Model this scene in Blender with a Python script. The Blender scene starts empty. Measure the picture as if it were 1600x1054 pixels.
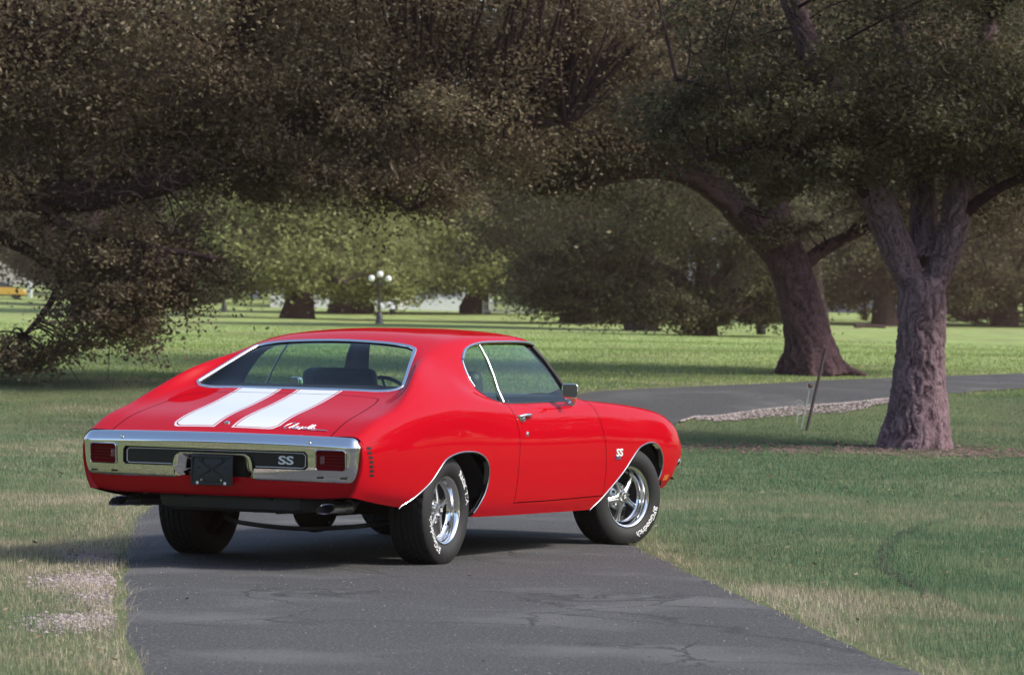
import bpy, bmesh, math, random
import numpy as np
from mathutils import Vector, Matrix
from mathutils.bvhtree import BVHTree
from mathutils.kdtree import KDTree

# ------------------------------------------------------------------ camera, sky, sun, exposure
S = bpy.context.scene
COL = S.collection
R = math.radians
CAM = np.array([-22.002, -10.431, 1.3733])
YAW, ROLL, PITCH, FPX = R(23.9577), R(1.1029), R(-0.09236), 6047.0
FW = np.array([math.cos(YAW)*math.cos(PITCH), math.sin(YAW)*math.cos(PITCH), math.sin(PITCH)])
_r0 = np.array([math.sin(YAW), -math.cos(YAW), 0.0]); _u0 = np.cross(_r0, FW)
RT = _r0*math.cos(ROLL)+_u0*math.sin(ROLL); UP = _u0*math.cos(ROLL)-_r0*math.sin(ROLL)
cd = bpy.data.cameras.new('camera'); cam = bpy.data.objects.new('camera', cd); COL.objects.link(cam)
cd.sensor_width = 36.0; cd.lens = FPX/1600*36; cd.clip_start = 0.5; cd.clip_end = 6000
cd.dof.use_dof = True; cd.dof.focus_distance = 23.5; cd.dof.aperture_fstop = 8.0
m = Matrix.Identity(4)
for i in range(3):
    m[i][0] = RT[i]; m[i][1] = UP[i]; m[i][2] = -FW[i]; m[i][3] = CAM[i]
cam.matrix_world = m
S.camera = cam

SUN_EL = R(43); SUN_V = _r0*1.0 + np.array([FW[0], FW[1], 0])*-0.28
SUN_AZ = math.atan2(SUN_V[0], SUN_V[1])
W = bpy.data.worlds.new('World'); S.world = W; W.use_nodes = True
wn = W.node_tree; bg = wn.nodes['Background']
sky = wn.nodes.new('ShaderNodeTexSky'); sky.sky_type = 'NISHITA'; sky.sun_disc = False
sky.sun_elevation = SUN_EL; sky.sun_rotation = SUN_AZ; sky.air_density = 1.0; sky.dust_density = 2.0
wn.links.new(sky.outputs[0], bg.inputs[0]); bg.inputs[1].default_value = 0.13
sd = bpy.data.lights.new('sun', 'SUN'); sd.energy = 2.4; sd.angle = R(7); sd.color = (1.0, 0.95, 0.87)
sun = bpy.data.objects.new('sun', sd); COL.objects.link(sun)
sdir = Vector((math.sin(SUN_AZ)*math.cos(SUN_EL), math.cos(SUN_AZ)*math.cos(SUN_EL), math.sin(SUN_EL)))
sun.rotation_euler = sdir.to_track_quat('Z', 'Y').to_euler(); sun.location = sdir*60
S.view_settings.view_transform = 'Standard'; S.view_settings.look = 'None'
S.view_settings.exposure = 0.85; S.view_settings.gamma = 1.0; S.view_settings.use_curve_mapping = False
S.render.engine = 'CYCLES'
S.cycles.max_bounces = 8; S.cycles.transparent_max_bounces = 12; S.cycles.sample_clamp_indirect = 6.0
S.cycles.use_denoising = True

# ------------------------------------------------------------------ helpers
def link(o, parent=None):
    COL.objects.link(o)
    if parent is not None: o.parent = parent
    return o
def tag(o, label=None, cat=None, group=None, kind=None):
    if label: o['label'] = label
    if cat: o['category'] = cat
    if group: o['group'] = group
    if kind: o['kind'] = kind
    return o
def empty(name, loc=(0, 0, 0), rz=0.0):
    o = bpy.data.objects.new(name, None); o.location = loc; o.rotation_euler = (0, 0, rz)
    o.empty_display_size = 0.1
    return link(o)
def mesh_obj(name, V, F, mat, parent=None, smooth=True, sharp=None, loc=None):
    me = bpy.data.meshes.new(name)
    me.from_pydata([tuple(map(float, v)) for v in V], [], [tuple(f) for f in F])
    if mat: me.materials.append(mat)
    me.polygons.foreach_set('use_smooth', [smooth]*len(me.polygons))
    if sharp is not None and smooth: me.set_sharp_from_angle(angle=R(sharp))
    me.update()
    o = bpy.data.objects.new(name, me)
    if loc is not None: o.location = loc
    return link(o, parent)
def fast_mesh(name, V, loops, n, mats, parent=None, smooth=False, attrs=None, midx=None):
    """V (k,3) float array, loops flat int array, n verts per face"""
    me = bpy.data.meshes.new(name)
    nf = len(loops)//n
    me.vertices.add(len(V)); me.vertices.foreach_set('co', np.ascontiguousarray(V, np.float32).ravel())
    me.loops.add(len(loops)); me.loops.foreach_set('vertex_index', np.ascontiguousarray(loops, np.int32).ravel())
    me.polygons.add(nf); me.polygons.foreach_set('loop_start', np.arange(0, nf*n, n, dtype=np.int32))
    me.polygons.foreach_set('loop_total', np.full(nf, n, np.int32))
    me.polygons.foreach_set('use_smooth', np.full(nf, smooth, bool))
    for mt in (mats if isinstance(mats, list) else [mats]): me.materials.append(mt)
    if midx is not None: me.polygons.foreach_set('material_index', np.ascontiguousarray(midx, np.int32))
    if attrs:
        for k, a in attrs.items():
            at = me.attributes.new(k, 'FLOAT', 'POINT'); at.data.foreach_set('value', np.ascontiguousarray(a, np.float32))
    me.update(calc_edges=True)
    o = bpy.data.objects.new(name, me)
    return link(o, parent)
class MB:
    def __init__(s): s.V = []; s.F = []
    def add(s, V, F):
        k = len(s.V); s.V += [tuple(map(float, v)) for v in V]; s.F += [tuple(i+k for i in f) for f in F]; return s
    def box(s, c, d, rot=None, bev=0.0):
        bm = bmesh.new(); bmesh.ops.create_cube(bm, size=1.0)
        bmesh.ops.scale(bm, vec=Vector(d), verts=bm.verts)
        if bev > 0: bmesh.ops.bevel(bm, geom=list(bm.edges), offset=bev, segments=2, affect='EDGES', profile=0.5)
        if rot is not None: bmesh.ops.transform(bm, matrix=rot.to_4x4(), verts=bm.verts)
        bmesh.ops.translate(bm, vec=Vector(c), verts=bm.verts)
        bm.verts.index_update()
        s.add([v.co[:] for v in bm.verts], [[v.index for v in f.verts] for f in bm.faces]); bm.free(); return s
    def tube(s, path, rad, n=8, caps=True, closed=False):
        V, F = tube(path, rad, n, caps, closed); return s.add(V, F)
    def lathe(s, prof, n=32, axis='z', c=(0, 0, 0), closed=False):
        V, F = lathe(prof, n, closed)
        if axis == 'y': V = [(x, z, y) for x, y, z in V]; F = [tuple(reversed(f)) for f in F]
        if axis == 'x': V = [(z, x, y) for x, y, z in V]
        return s.add([(v[0]+c[0], v[1]+c[1], v[2]+c[2]) for v in V], F)
    def prism(s, poly, t, M=None):
        """extrude 2d polygon (x,y) to thickness t along +z, transform M"""
        n = len(poly)
        V = [Vector((p[0], p[1], 0)) for p in poly]+[Vector((p[0], p[1], t)) for p in poly]
        if M is not None: V = [M @ v for v in V]
        F = [tuple(range(n-1, -1, -1)), tuple(range(n, 2*n))]+[(i, (i+1) % n, n+(i+1) % n, n+i) for i in range(n)]
        return s.add([v[:] for v in V], F)
    def obj(s, name, mat, parent=None, smooth=True, sharp=35, loc=None):
        return mesh_obj(name, s.V, s.F, mat, parent, smooth, sharp, loc)
def tube(path, rad, n=8, caps=True, closed=False):
    P = [Vector(p) for p in path]; k = len(P)
    rr = rad if hasattr(rad, '__len__') else [rad]*k
    V = []; F = []; prev = None
    for i, p in enumerate(P):
        if closed: t = P[(i+1) % k]-P[i-1]
        else: t = P[min(i+1, k-1)]-P[max(i-1, 0)]
        t.normalize()
        if prev is None:
            a = Vector((0, 0, 1)) if abs(t.z) < .9 else Vector((1, 0, 0))
            u = t.cross(a).normalized()
        else:
            u = (prev-t*prev.dot(t))
            u = u.normalized() if u.length > 1e-6 else t.orthogonal().normalized()
        w = t.cross(u); prev = u
        for j in range(n):
            a = 2*math.pi*j/n
            V.append((p+(u*math.cos(a)+w*math.sin(a))*rr[i])[:])
    m_ = k if closed else k-1
    for i in range(m_):
        for j in range(n):
            a = i*n+j; b = i*n+(j+1) % n; i2 = (i+1) % k
            F.append((a, b, i2*n+(j+1) % n, i2*n+j))
    if caps and not closed:
        F.append(tuple(range(n-1, -1, -1))); F.append(tuple((k-1)*n+j for j in range(n)))
    return V, F
def lathe(prof, n=32, closed=False):
    """prof: list of (r, h); revolve about z"""
    V = []; F = []; k = len(prof)
    for i in range(n):
        a = 2*math.pi*i/n
        for r, h in prof: V.append((r*math.cos(a), r*math.sin(a), h))
    for i in range(n):
        i2 = (i+1) % n
        for j in range(k if closed else k-1):
            j2 = (j+1) % k
            F.append((i*k+j, i2*k+j, i2*k+j2, i*k+j2))
    return V, F
def smooth_path(pts, n=40, closed=False):
    """Catmull-Rom resample, any dimension"""
    P = np.array(pts, float); k = len(P)
    if closed: Q = np.vstack([P[-1], P, P[0], P[1]])
    else: Q = np.vstack([2*P[0]-P[1], P, 2*P[-1]-P[-2]])
    seg = k if closed else k-1
    t = np.linalg.norm(np.diff(Q[1:seg+2], axis=0), axis=1)+1e-9; c = np.concatenate([[0], np.cumsum(t)])
    u = np.linspace(0, c[-1], n, endpoint=not closed); out = []
    for x in u:
        i = min(np.searchsorted(c, x, 'right')-1, seg-1); f = (x-c[i])/t[i]
        p0, p1, p2, p3 = Q[i], Q[i+1], Q[i+2], Q[i+3]
        out.append(0.5*((2*p1)+(-p0+p2)*f+(2*p0-5*p1+4*p2-p3)*f*f+(-p0+3*p1-3*p2+p3)*f**3))
    return np.array(out)
def text_mesh(body, size=1.0, extrude=0.0, align='CENTER', shear=0.0, bold=0.0):
    """built-in font text as plain verts/faces in its own XY plane"""
    cu = bpy.data.curves.new('letters', 'FONT'); cu.body = body; cu.size = size; cu.extrude = extrude
    cu.align_x = align; cu.align_y = 'CENTER'; cu.shear = shear; cu.offset = bold; cu.resolution_u = 3
    o = bpy.data.objects.new('letters', cu); COL.objects.link(o)
    dg = bpy.context.evaluated_depsgraph_get(); me = bpy.data.meshes.new_from_object(o.evaluated_get(dg))
    V = [v.co[:] for v in me.vertices]; F = [tuple(p.vertices) for p in me.polygons]
    bpy.data.objects.remove(o); bpy.data.curves.remove(cu); bpy.data.meshes.remove(me)
    return V, F

# ------------------------------------------------------------------ materials
def new_mat(name):
    mt = bpy.data.materials.new(name); mt.use_nodes = True
    nt = mt.node_tree; return mt, nt, nt.nodes['Principled BSDF']
def pmat(name, col, rough=.5, metal=0.0, coat=0.0, noise=0.0, nscale=20.0, bump=0.0, bscale=200.0, spec=.5, coat_rough=.03, rvar=0.0):
    mt, nt, b = new_mat(name); N = nt.nodes; L = nt.links
    b.inputs['Base Color'].default_value = (*col, 1); b.inputs['Roughness'].default_value = rough
    b.inputs['Metallic'].default_value = metal; b.inputs['Specular IOR Level'].default_value = spec
    b.inputs['Coat Weight'].default_value = coat; b.inputs['Coat Roughness'].default_value = coat_rough
    if noise > 0 or bump > 0 or rvar > 0:
        tc = N.new('ShaderNodeTexCoord')
    if noise > 0 or rvar > 0:
        nz = N.new('ShaderNodeTexNoise'); nz.inputs['Scale'].default_value = nscale; nz.inputs['Detail'].default_value = 5
        L.new(tc.outputs['Object'], nz.inputs['Vector'])
    if noise > 0:
        mx = N.new('ShaderNodeMix'); mx.data_type = 'RGBA'
        mx.inputs[6].default_value = (*[c*(1-noise) for c in col], 1); mx.inputs[7].default_value = (*[min(1, c*(1+noise)) for c in col], 1)
        L.new(nz.outputs['Fac'], mx.inputs[0]); L.new(mx.outputs[2], b.inputs['Base Color'])
    if rvar > 0:
        mr = N.new('ShaderNodeMapRange'); mr.inputs[3].default_value = max(0, rough-rvar); mr.inputs[4].default_value = rough+rvar
        L.new(nz.outputs['Fac'], mr.inputs[0]); L.new(mr.outputs[0], b.inputs['Roughness'])
    if bump > 0:
        nb = N.new('ShaderNodeTexNoise'); nb.inputs['Scale'].default_value = bscale; nb.inputs['Detail'].default_value = 4
        L.new(tc.outputs['Object'], nb.inputs['Vector'])
        bp = N.new('ShaderNodeBump'); bp.inputs['Strength'].default_value = bump; bp.inputs['Distance'].default_value = 0.01
        L.new(nb.outputs['Fac'], bp.inputs['Height']); L.new(bp.outputs[0], b.inputs['Normal'])
    return mt
def glass_mat(name, tint, refl_rough=0.0):
    mt = bpy.data.materials.new(name); mt.use_nodes = True; nt = mt.node_tree; N = nt.nodes; L = nt.links
    N.remove(N['Principled BSDF']); out = N['Material Output']
    tr = N.new('ShaderNodeBsdfTransparent'); tr.inputs[0].default_value = (*tint, 1)
    gl = N.new('ShaderNodeBsdfGlossy'); gl.inputs['Roughness'].default_value = refl_rough; gl.inputs['Color'].default_value = (1, 1, 1, 1)
    fr = N.new('ShaderNodeFresnel'); ge = N.new('ShaderNodeNewGeometry'); mr = N.new('ShaderNodeMapRange')
    mr.inputs[3].default_value = 1.30; mr.inputs[4].default_value = 1/1.30; L.new(ge.outputs['Backfacing'], mr.inputs[0]); L.new(mr.outputs[0], fr.inputs[0])
    mx = N.new('ShaderNodeMixShader'); L.new(fr.outputs[0], mx.inputs[0]); L.new(tr.outputs[0], mx.inputs[1]); L.new(gl.outputs[0], mx.inputs[2])
    L.new(mx.outputs[0], out.inputs[0]); return mt
# ------------------------------------------------------------------ the land
FH = np.array([math.cos(YAW), math.sin(YAW)]); RH = np.array([math.sin(YAW), -math.cos(YAW)]); RZ = YAW-math.pi/2
_TD = [-4000, 0, 46, 50, 52, 54.5, 57, 62, 68, 85, 110, 150, 200, 250, 280, 330, 400, 600, 4000]
_TZ = [0, 0, 0, .09, .16, .31, .54, .62, .80, 1.05, 1.25, 1.40, 1.55, 2.2, 2.7, 3.6, 4.8, 7, 30]
_td = np.linspace(-50, 700, 3001)
def _pc(X, Y, xs):
    X = np.array(X, float); Y = np.array(Y, float); h = np.diff(X); d = np.diff(Y)/h; m = np.zeros(len(X))
    for i in range(1, len(X)-1):
        if d[i-1]*d[i] > 0: w1 = 2*h[i]+h[i-1]; w2 = h[i]+2*h[i-1]; m[i] = (w1+w2)/(w1/d[i-1]+w2/d[i])
    m[-1] = d[-1]; i = np.clip(np.searchsorted(X, xs, 'right')-1, 0, len(X)-2); t = (xs-X[i])/h[i]
    return ((1+2*t)*(1-t)**2*Y[i]+t*(1-t)**2*h[i]*m[i]+t*t*(3-2*t)*Y[i+1]+t*t*(t-1)*h[i]*m[i+1])
_tz = gz = _pc(_TD, _TZ, _td)
def TZ(x, y):
    """height of the land at x, y: level round the drive, rising gently beyond it"""
    x = np.asarray(x, float); y = np.asarray(y, float)
    D = (x-CAM[0])*FH[0]+(y-CAM[1])*FH[1]; s = (x-CAM[0])*RH[0]+(y-CAM[1])*RH[1]
    z = np.where(D < 690, np.interp(D, _td, _tz), 7.5+(D-690)*.006)
    w = np.clip((D-58)/40, 0, 1)
    return z+w*(.10*np.sin(x*.13+1.3)*np.sin(y*.11+.4)+.05*np.sin(x*.31+y*.27))
def world(D, s, dz=0.0):
    x = CAM[0]+FH[0]*D+RH[0]*s; y = CAM[1]+FH[1]*D+RH[1]*s
    return np.array([x, y, float(TZ(x, y))+dz])
def ground(u, v):
    """where the sight line through a picture point meets the land"""
    r = FW+RT*(u-800)/FPX-UP*(v-527)/FPX; t = 8.0
    tt = 8*1.0008**np.arange(5200); p = CAM+r*tt[:, None]; i = int(np.argmax(p[:, 2] < TZ(p[:, 0], p[:, 1])))
    return p[i]
rng = np.random.default_rng(7)
def vnoise(x, y, seed=0, oct=4):
    """cheap smooth value noise, 0..1"""
    out = np.zeros_like(x, float); amp = 1; tot = 0
    for o in range(oct):
        f = 2.0**o; X = x*f+seed*17.3+o*5.1; Y = y*f+seed*9.7+o*3.3
        xi = np.floor(X).astype(np.int64); yi = np.floor(Y).astype(np.int64); fx = X-xi; fy = Y-yi
        fx = fx*fx*(3-2*fx); fy = fy*fy*(3-2*fy)
        def h(a, b):
            n = (a*374761393+b*668265263+(seed+o)*1442695041) & 0x7fffffff
            n = ((n ^ (n >> 13))*1274126177) & 0x7fffffff
            return ((n ^ (n >> 16)) & 0xffff)/65535.0
        v = (h(xi, yi)*(1-fx)+h(xi+1, yi)*fx)*(1-fy)+(h(xi, yi+1)*(1-fx)+h(xi+1, yi+1)*fx)*fy
        out += v*amp; tot += amp; amp *= .5
    return out/tot
def ramp(nt, stops):
    r = nt.nodes.new('ShaderNodeValToRGB'); e = r.color_ramp.elements
    while len(e) > 1: e.remove(e[-1])
    e[0].position = stops[0][0]; e[0].color = (*stops[0][1], 1)
    for p, c in stops[1:]:
        k = e.new(p); k.color = (*c, 1)
    return r
def tex(nt, kind, scale, vec=None, detail=4, **kw):
    t = nt.nodes.new(kind); t.inputs['Scale'].default_value = scale
    if 'Detail' in t.inputs: t.inputs['Detail'].default_value = detail
    for k, v in kw.items(): t.inputs[k].default_value = v
    if vec is not None: nt.links.new(vec, t.inputs['Vector'])
    return t
def mixc(nt, fac, a, b, mode='MIX'):
    m = nt.nodes.new('ShaderNodeMix'); m.data_type = 'RGBA'; m.blend_type = mode
    for sock, v in ((0, fac), (6, a), (7, b)):
        if isinstance(v, (int, float)): m.inputs[sock].default_value = v
        elif isinstance(v, tuple): m.inputs[sock].default_value = (*v, 1)
        else: nt.links.new(v, m.inputs[sock])
    return m.outputs[2]
def mapr(nt, v, a, b, c=0.0, d=1.0):
    m = nt.nodes.new('ShaderNodeMapRange'); nt.links.new(v, m.inputs[0])
    for i, q in enumerate((a, b, c, d)): m.inputs[1+i].default_value = q
    return m.outputs[0]
# lawn soil and turf
M_LAWN, nt, b = new_mat('lawn turf'); tc = nt.nodes.new('ShaderNodeTexCoord').outputs['Object']
n1 = tex(nt, 'ShaderNodeTexNoise', .09, tc, 5); n2 = tex(nt, 'ShaderNodeTexNoise', 1.1, tc, 6); n3 = tex(nt, 'ShaderNodeTexNoise', 22, tc, 5); n4 = tex(nt, 'ShaderNodeTexNoise', .35, tc, 4)
green = ramp(nt, [(.25, (.20, .27, .09)), (.5, (.31, .39, .135)), (.75, (.40, .48, .18))]); nt.links.new(n2.outputs['Fac'], green.inputs[0])
dry = ramp(nt, [(.3, (.17, .14, .085)), (.7, (.30, .26, .15))]); nt.links.new(n3.outputs['Fac'], dry.inputs[0])
c1 = mixc(nt, mapr(nt, n4.outputs['Fac'], .50, .68, 0, .75), green.outputs[0], dry.outputs[0])
vd = nt.nodes.new('ShaderNodeVectorMath'); vd.operation = 'DOT_PRODUCT'; nt.links.new(tc, vd.inputs[0]); vd.inputs[1].default_value = (FH[0], FH[1], 0)
d0 = float(CAM[0]*FH[0]+CAM[1]*FH[1]); c1 = mixc(nt, mapr(nt, vd.outputs['Value'], d0+58, d0+80, .80, 0), c1, (.095, .105, .062))   # duller, drier turf this side: shade painted in against the sunlit far lawn
c2 = mixc(nt, mapr(nt, n3.outputs['Fac'], .3, .7, .25, 0), c1, (.035, .045, .018))
nt.links.new(c2, b.inputs['Base Color']); b.inputs['Roughness'].default_value = .95; b.inputs['Specular IOR Level'].default_value = .1
bp_ = nt.nodes.new('ShaderNodeBump'); bp_.inputs['Strength'].default_value = .9; bp_.inputs['Distance'].default_value = .05; nt.links.new(n3.outputs['Fac'], bp_.inputs['Height']); nt.links.new(bp_.outputs[0], b.inputs['Normal'])
Dr = np.unique(np.concatenate([[-3000, -1200, -500, -250, -120, -60, -25, -8], np.arange(0, 46, 2.0), np.arange(46, 72, .5), np.arange(72, 130, 2.0), np.arange(130, 420, 8.0), [450, 520, 600, 800, 1200, 2000, 3600]]))
Sr = np.unique(np.concatenate([[-3000, -1200, -500, -250, -140, -90], np.arange(-60, 61, 2.0), [90, 140, 250, 500, 1200, 3000]]))
gx = CAM[0]+FH[0]*Dr[:, None]+RH[0]*Sr[None]; gy = CAM[1]+FH[1]*Dr[:, None]+RH[1]*Sr[None]
V = np.stack([gx, gy, TZ(gx, gy)], -1).reshape(-1, 3); nr, nc = gx.shape; ii, jj = np.meshgrid(np.arange(nr-1), np.arange(nc-1), indexing='ij'); a = (ii*nc+jj).ravel()
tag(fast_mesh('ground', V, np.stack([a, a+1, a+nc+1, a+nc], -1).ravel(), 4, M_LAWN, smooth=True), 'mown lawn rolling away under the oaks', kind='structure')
# the drive: one strip of old asphalt that passes under the car and bends right beyond it
LE = [(-60,-34.5),(-30,-16.2),(-14,-6.1),(-8.76,-2.93),(-6.73,-1.71),(-3.35,.22),(-.77,1.67),(2.45,3.39),(7,5.75),(13,8.8),(20,11.3),(26.0,11.75)]
LE.append(tuple(ground(905,615.5)[:2]))
RE = [(-58,-38.5),(-29,-19.6),(-12.0,-8.95),(-6.79,-5.63),(-3.6,-3.79),(-1.2,-2.42),(.39,-1.56),(3.2,-.05),(8.5,2.4),(15,4.85),(20.5,6.75)]
for q in ((1065,658),(1125,650)): RE.append(tuple(ground(*q)[:2]))
for q in ((1000,608),(1250,596.5),(1430,589),(1600,583)): LE.append(tuple(ground(*q)[:2]))
for q in ((1200,640),(1380,623.5),(1500,614),(1600,607)): RE.append(tuple(ground(*q)[:2]))
for _k, k in enumerate((12, 40, 100)): LE.append((LE[16][0]+k, LE[16][1]-k*.16)); RE.append((RE[-1-_k][0]+k, RE[-1-_k][1]-k*.16))
LEp = smooth_path(LE, 420); REp = smooth_path(RE, 420)
def edge_wobble(P, seed):
    t = np.gradient(P, axis=0); t /= np.linalg.norm(t, axis=1, keepdims=True); n = np.stack([-t[:, 1], t[:, 0]], -1); L = np.cumsum(np.linalg.norm(np.diff(P, axis=0, prepend=P[:1]), axis=1))
    w = (vnoise(L*1.6, L*0, seed, 4)-.5)*.11; return P+n*w[:, None]
LEw, REw = edge_wobble(LEp, 3), edge_wobble(REp, 5)
M_ASP, nt, b = new_mat('weathered asphalt'); tc = nt.nodes.new('ShaderNodeTexCoord').outputs['Object']
g1 = tex(nt, 'ShaderNodeTexNoise', 160, tc, 3); g2 = tex(nt, 'ShaderNodeTexNoise', .8, tc, 5); g3 = tex(nt, 'ShaderNodeTexVoronoi', 330, tc); g4 = tex(nt, 'ShaderNodeTexNoise', 3.5, tc, 5, Distortion=1.2); g5 = tex(nt, 'ShaderNodeTexNoise', 24, tc, 4)
cr = nt.nodes.new('ShaderNodeTexVoronoi'); cr.feature = 'DISTANCE_TO_EDGE'; cr.inputs['Scale'].default_value = .75
dm = nt.nodes.new('ShaderNodeMix'); dm.data_type = 'VECTOR'; dm.inputs[0].default_value = .16; nt.links.new(tc, dm.inputs[4]); nt.links.new(g4.outputs['Color'], dm.inputs[5]); nt.links.new(dm.outputs[1], cr.inputs['Vector'])
base = ramp(nt, [(.3, (.036, .036, .037)), (.55, (.082, .081, .081)), (.8, (.185, .182, .178))]); nt.links.new(g1.outputs['Fac'], base.inputs[0])
c1 = mixc(nt, mapr(nt, g2.outputs['Fac'], .35, .7, 0, .5), base.outputs[0], (.112, .109, .105))
c1 = mixc(nt, mapr(nt, g5.outputs['Fac'], .60, .75, 0, .35), c1, (.20, .195, .185))
c1 = mixc(nt, mapr(nt, g4.outputs['Fac'], .56, .72, 0, .32), c1, (.050, .050, .052))
g6 = tex(nt, 'ShaderNodeTexNoise', 60, tc, 4); c1 = mixc(nt, mapr(nt, g6.outputs['Fac'], .35, .65, .55, 0), c1, (.034, .034, .036)); c1 = mixc(nt, mapr(nt, g6.outputs['Fac'], .54, .68, 0, .6), c1, (.19, .187, .18))
# one long dark weeping crack across the drive
_a = ground(780, 932)[:2]; _b = ground(1330, 1008)[:2]; _d = (_b-_a)/np.linalg.norm(_b-_a); _n = np.array([-_d[1], _d[0]])
def _dot(v, off):
    q = nt.nodes.new('ShaderNodeVectorMath'); q.operation = 'DOT_PRODUCT'; nt.links.new(tc, q.inputs[0]); q.inputs[1].default_value = (v[0], v[1], 0)
    w = nt.nodes.new('ShaderNodeMath'); w.operation = 'SUBTRACT'; nt.links.new(q.outputs['Value'], w.inputs[0]); w.inputs[1].default_value = off; return w.outputs[0]
def _op(kind, a_, b_):
    w = nt.nodes.new('ShaderNodeMath'); w.operation = kind
    for i_, v_ in enumerate((a_, b_)):
        if isinstance(v_, (int, float)): w.inputs[i_].default_value = v_
        elif v_ is not None: nt.links.new(v_, w.inputs[i_])
    return w.outputs[0]
g7 = tex(nt, 'ShaderNodeTexNoise', 1.6, tc, 6); wob_ = _op('MULTIPLY', _op('SUBTRACT', g7.outputs['Fac'], .5), 1.1)
dist_ = _op('ABSOLUTE', _op('ADD', _dot(_n, float(_a @ _n)), wob_), None); along_ = _dot(_d, float(_a @ _d))
stain = _op('MULTIPLY', mapr(nt, dist_, .02, .085, .75, 0), mapr(nt, g5.outputs['Fac'], .38, .55, 0, 1)); stain = _op('MULTIPLY', stain, mapr(nt, along_, -.2, .2, 0, 1))
c1 = mixc(nt, mapr(nt, g2.outputs['Fac'], .52, .66, 0, .55), c1, (.15, .148, .145)); c1 = mixc(nt, stain, c1, (.030, .030, .031))
crk = mapr(nt, cr.outputs['Distance'], 0, .011, 1, 0); cm = nt.nodes.new('ShaderNodeMath'); cm.operation = 'MULTIPLY'; nt.links.new(crk, cm.inputs[0]); nt.links.new(mapr(nt, g2.outputs['Fac'], .42, .56, 0, .75), cm.inputs[1])
c1 = mixc(nt, cm.outputs[0], c1, (.022, .022, .023))
spk = mapr(nt, g3.outputs['Distance'], 0, .14, .7, 0); c1 = mixc(nt, spk, c1, (.20, .195, .185))
nt.links.new(c1, b.inputs['Base Color']); b.inputs['Roughness'].default_value = .85; b.inputs['Specular IOR Level'].default_value = .3
hs = nt.nodes.new('ShaderNodeMath'); hs.operation = 'SUBTRACT'; nt.links.new(g1.outputs['Fac'], hs.inputs[0]); nt.links.new(cm.outputs[0], hs.inputs[1])
bp_ = nt.nodes.new('ShaderNodeBump'); bp_.inputs['Strength'].default_value = .7; bp_.inputs['Distance'].default_value = .012; nt.links.new(hs.outputs[0], bp_.inputs['Height']); nt.links.new(bp_.outputs[0], b.inputs['Normal'])
K = 13; ts = np.linspace(0, 1, K); P = LEw[:, None]*(1-ts[None, :, None])+REw[:, None]*ts[None, :, None]
edge = np.minimum(ts, 1-ts); lift = np.where(np.linalg.norm(P-np.array([0, 0]), axis=-1) < 300, 0, 0)
Z = TZ(P[..., 0], P[..., 1])+np.where((P[..., 0] > 8), .014, 0)
far = np.clip((P[..., 0]-4)/6, 0, 1); Z = TZ(P[..., 0], P[..., 1])+.001+.02*far-np.where(edge[None] < .01, .016, 0)
V = np.concatenate([P, Z[..., None]], -1).reshape(-1, 3); n = len(LEw); ii, jj = np.meshgrid(np.arange(n-1), np.arange(K-1), indexing='ij'); a = (ii*K+jj).ravel()
GZ0 = -.012                                               # the turf soil lies just under the drive
tag(fast_mesh('asphalt_drive', V, np.stack([a, a+K, a+K+1, a+1], -1).ravel(), 4, M_ASP, smooth=True), 'cracked grey asphalt drive curving right beyond the car', kind='structure')
for v in bpy.data.objects['ground'].data.vertices: v.co.z += GZ0
def side_of(P, E):
    """signed distance of points to an edge polyline (+ left of its direction), sampled"""
    E = E[::2]; lo = P.min(0)-3; hi = P.max(0)+3; k_ = np.where(((E > lo) & (E < hi)).all(1))[0]
    if len(k_) > 1: E = E[max(0, k_[0]-1):k_[-1]+2]
    best = np.full(len(P), 1e9); sg = np.zeros(len(P))
    for i in range(len(E)-1):
        a, b_ = E[i], E[i+1]; d = b_-a; L2 = d@d+1e-12; t = np.clip(((P-a)@d)/L2, 0, 1); q = P-(a+t[:, None]*d)
        dd = np.einsum('ij,ij->i', q, q); m_ = dd < best; best[m_] = dd[m_]; cz = d[0]*(P[:, 1]-a[1])-d[1]*(P[:, 0]-a[0]); sg[m_] = np.sign(cz[m_])
    return np.sqrt(best)*sg
def off_drive(P):
    """distance outside the drive, negative on it"""
    return np.maximum(side_of(P, LEw), -side_of(P, REw))
# ---- grass blades (nobody could count them)
M_GRASS, nt, b = new_mat('grass blade'); at = nt.nodes.new('ShaderNodeAttribute'); at.attribute_name = 'dry'
gr = ramp(nt, [(0, (.095, .175, .095)), (.3, (.160, .240, .130)), (.55, (.25, .28, .160)), (.8, (.40, .34, .235)), (1, (.52, .44, .33))]); nt.links.new(at.outputs['Fac'], gr.inputs[0])
nt.links.new(gr.outputs[0], b.inputs['Base Color']); b.inputs['Roughness'].default_value = .7; b.inputs['Specular IOR Level'].default_value = .15
tl = nt.nodes.new('ShaderNodeBsdfTranslucent'); nt.links.new(gr.outputs[0], tl.inputs[0]); ms = nt.nodes.new('ShaderNodeMixShader'); ms.inputs[0].default_value = .35
nt.links.new(b.outputs[0], ms.inputs[1]); nt.links.new(tl.outputs[0], ms.inputs[2]); nt.links.new(ms.outputs[0], nt.nodes['Material Output'].inputs[0])
M_GRASS2 = M_GRASS.copy(); M_GRASS2.name = 'sun-painted lawn blade'; _r = [n for n in M_GRASS2.node_tree.nodes if n.type == 'VALTORGB'][0].color_ramp.elements
for e_, c_ in zip(_r, ((.18, .25, .08), (.28, .36, .12), (.38, .42, .17), (.46, .44, .22), (.52, .47, .28))): e_.color = (*c_, 1)  # brighter yellow-green far blades: sunlight painted into the colour
MOUND = smooth_path([tuple(ground(*q)[:2]) for q in ((1600,968),(1500,945),(1440,920),(1398,897),(1380,872),(1400,838),(1470,812),(1600,795))], 60)
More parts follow.
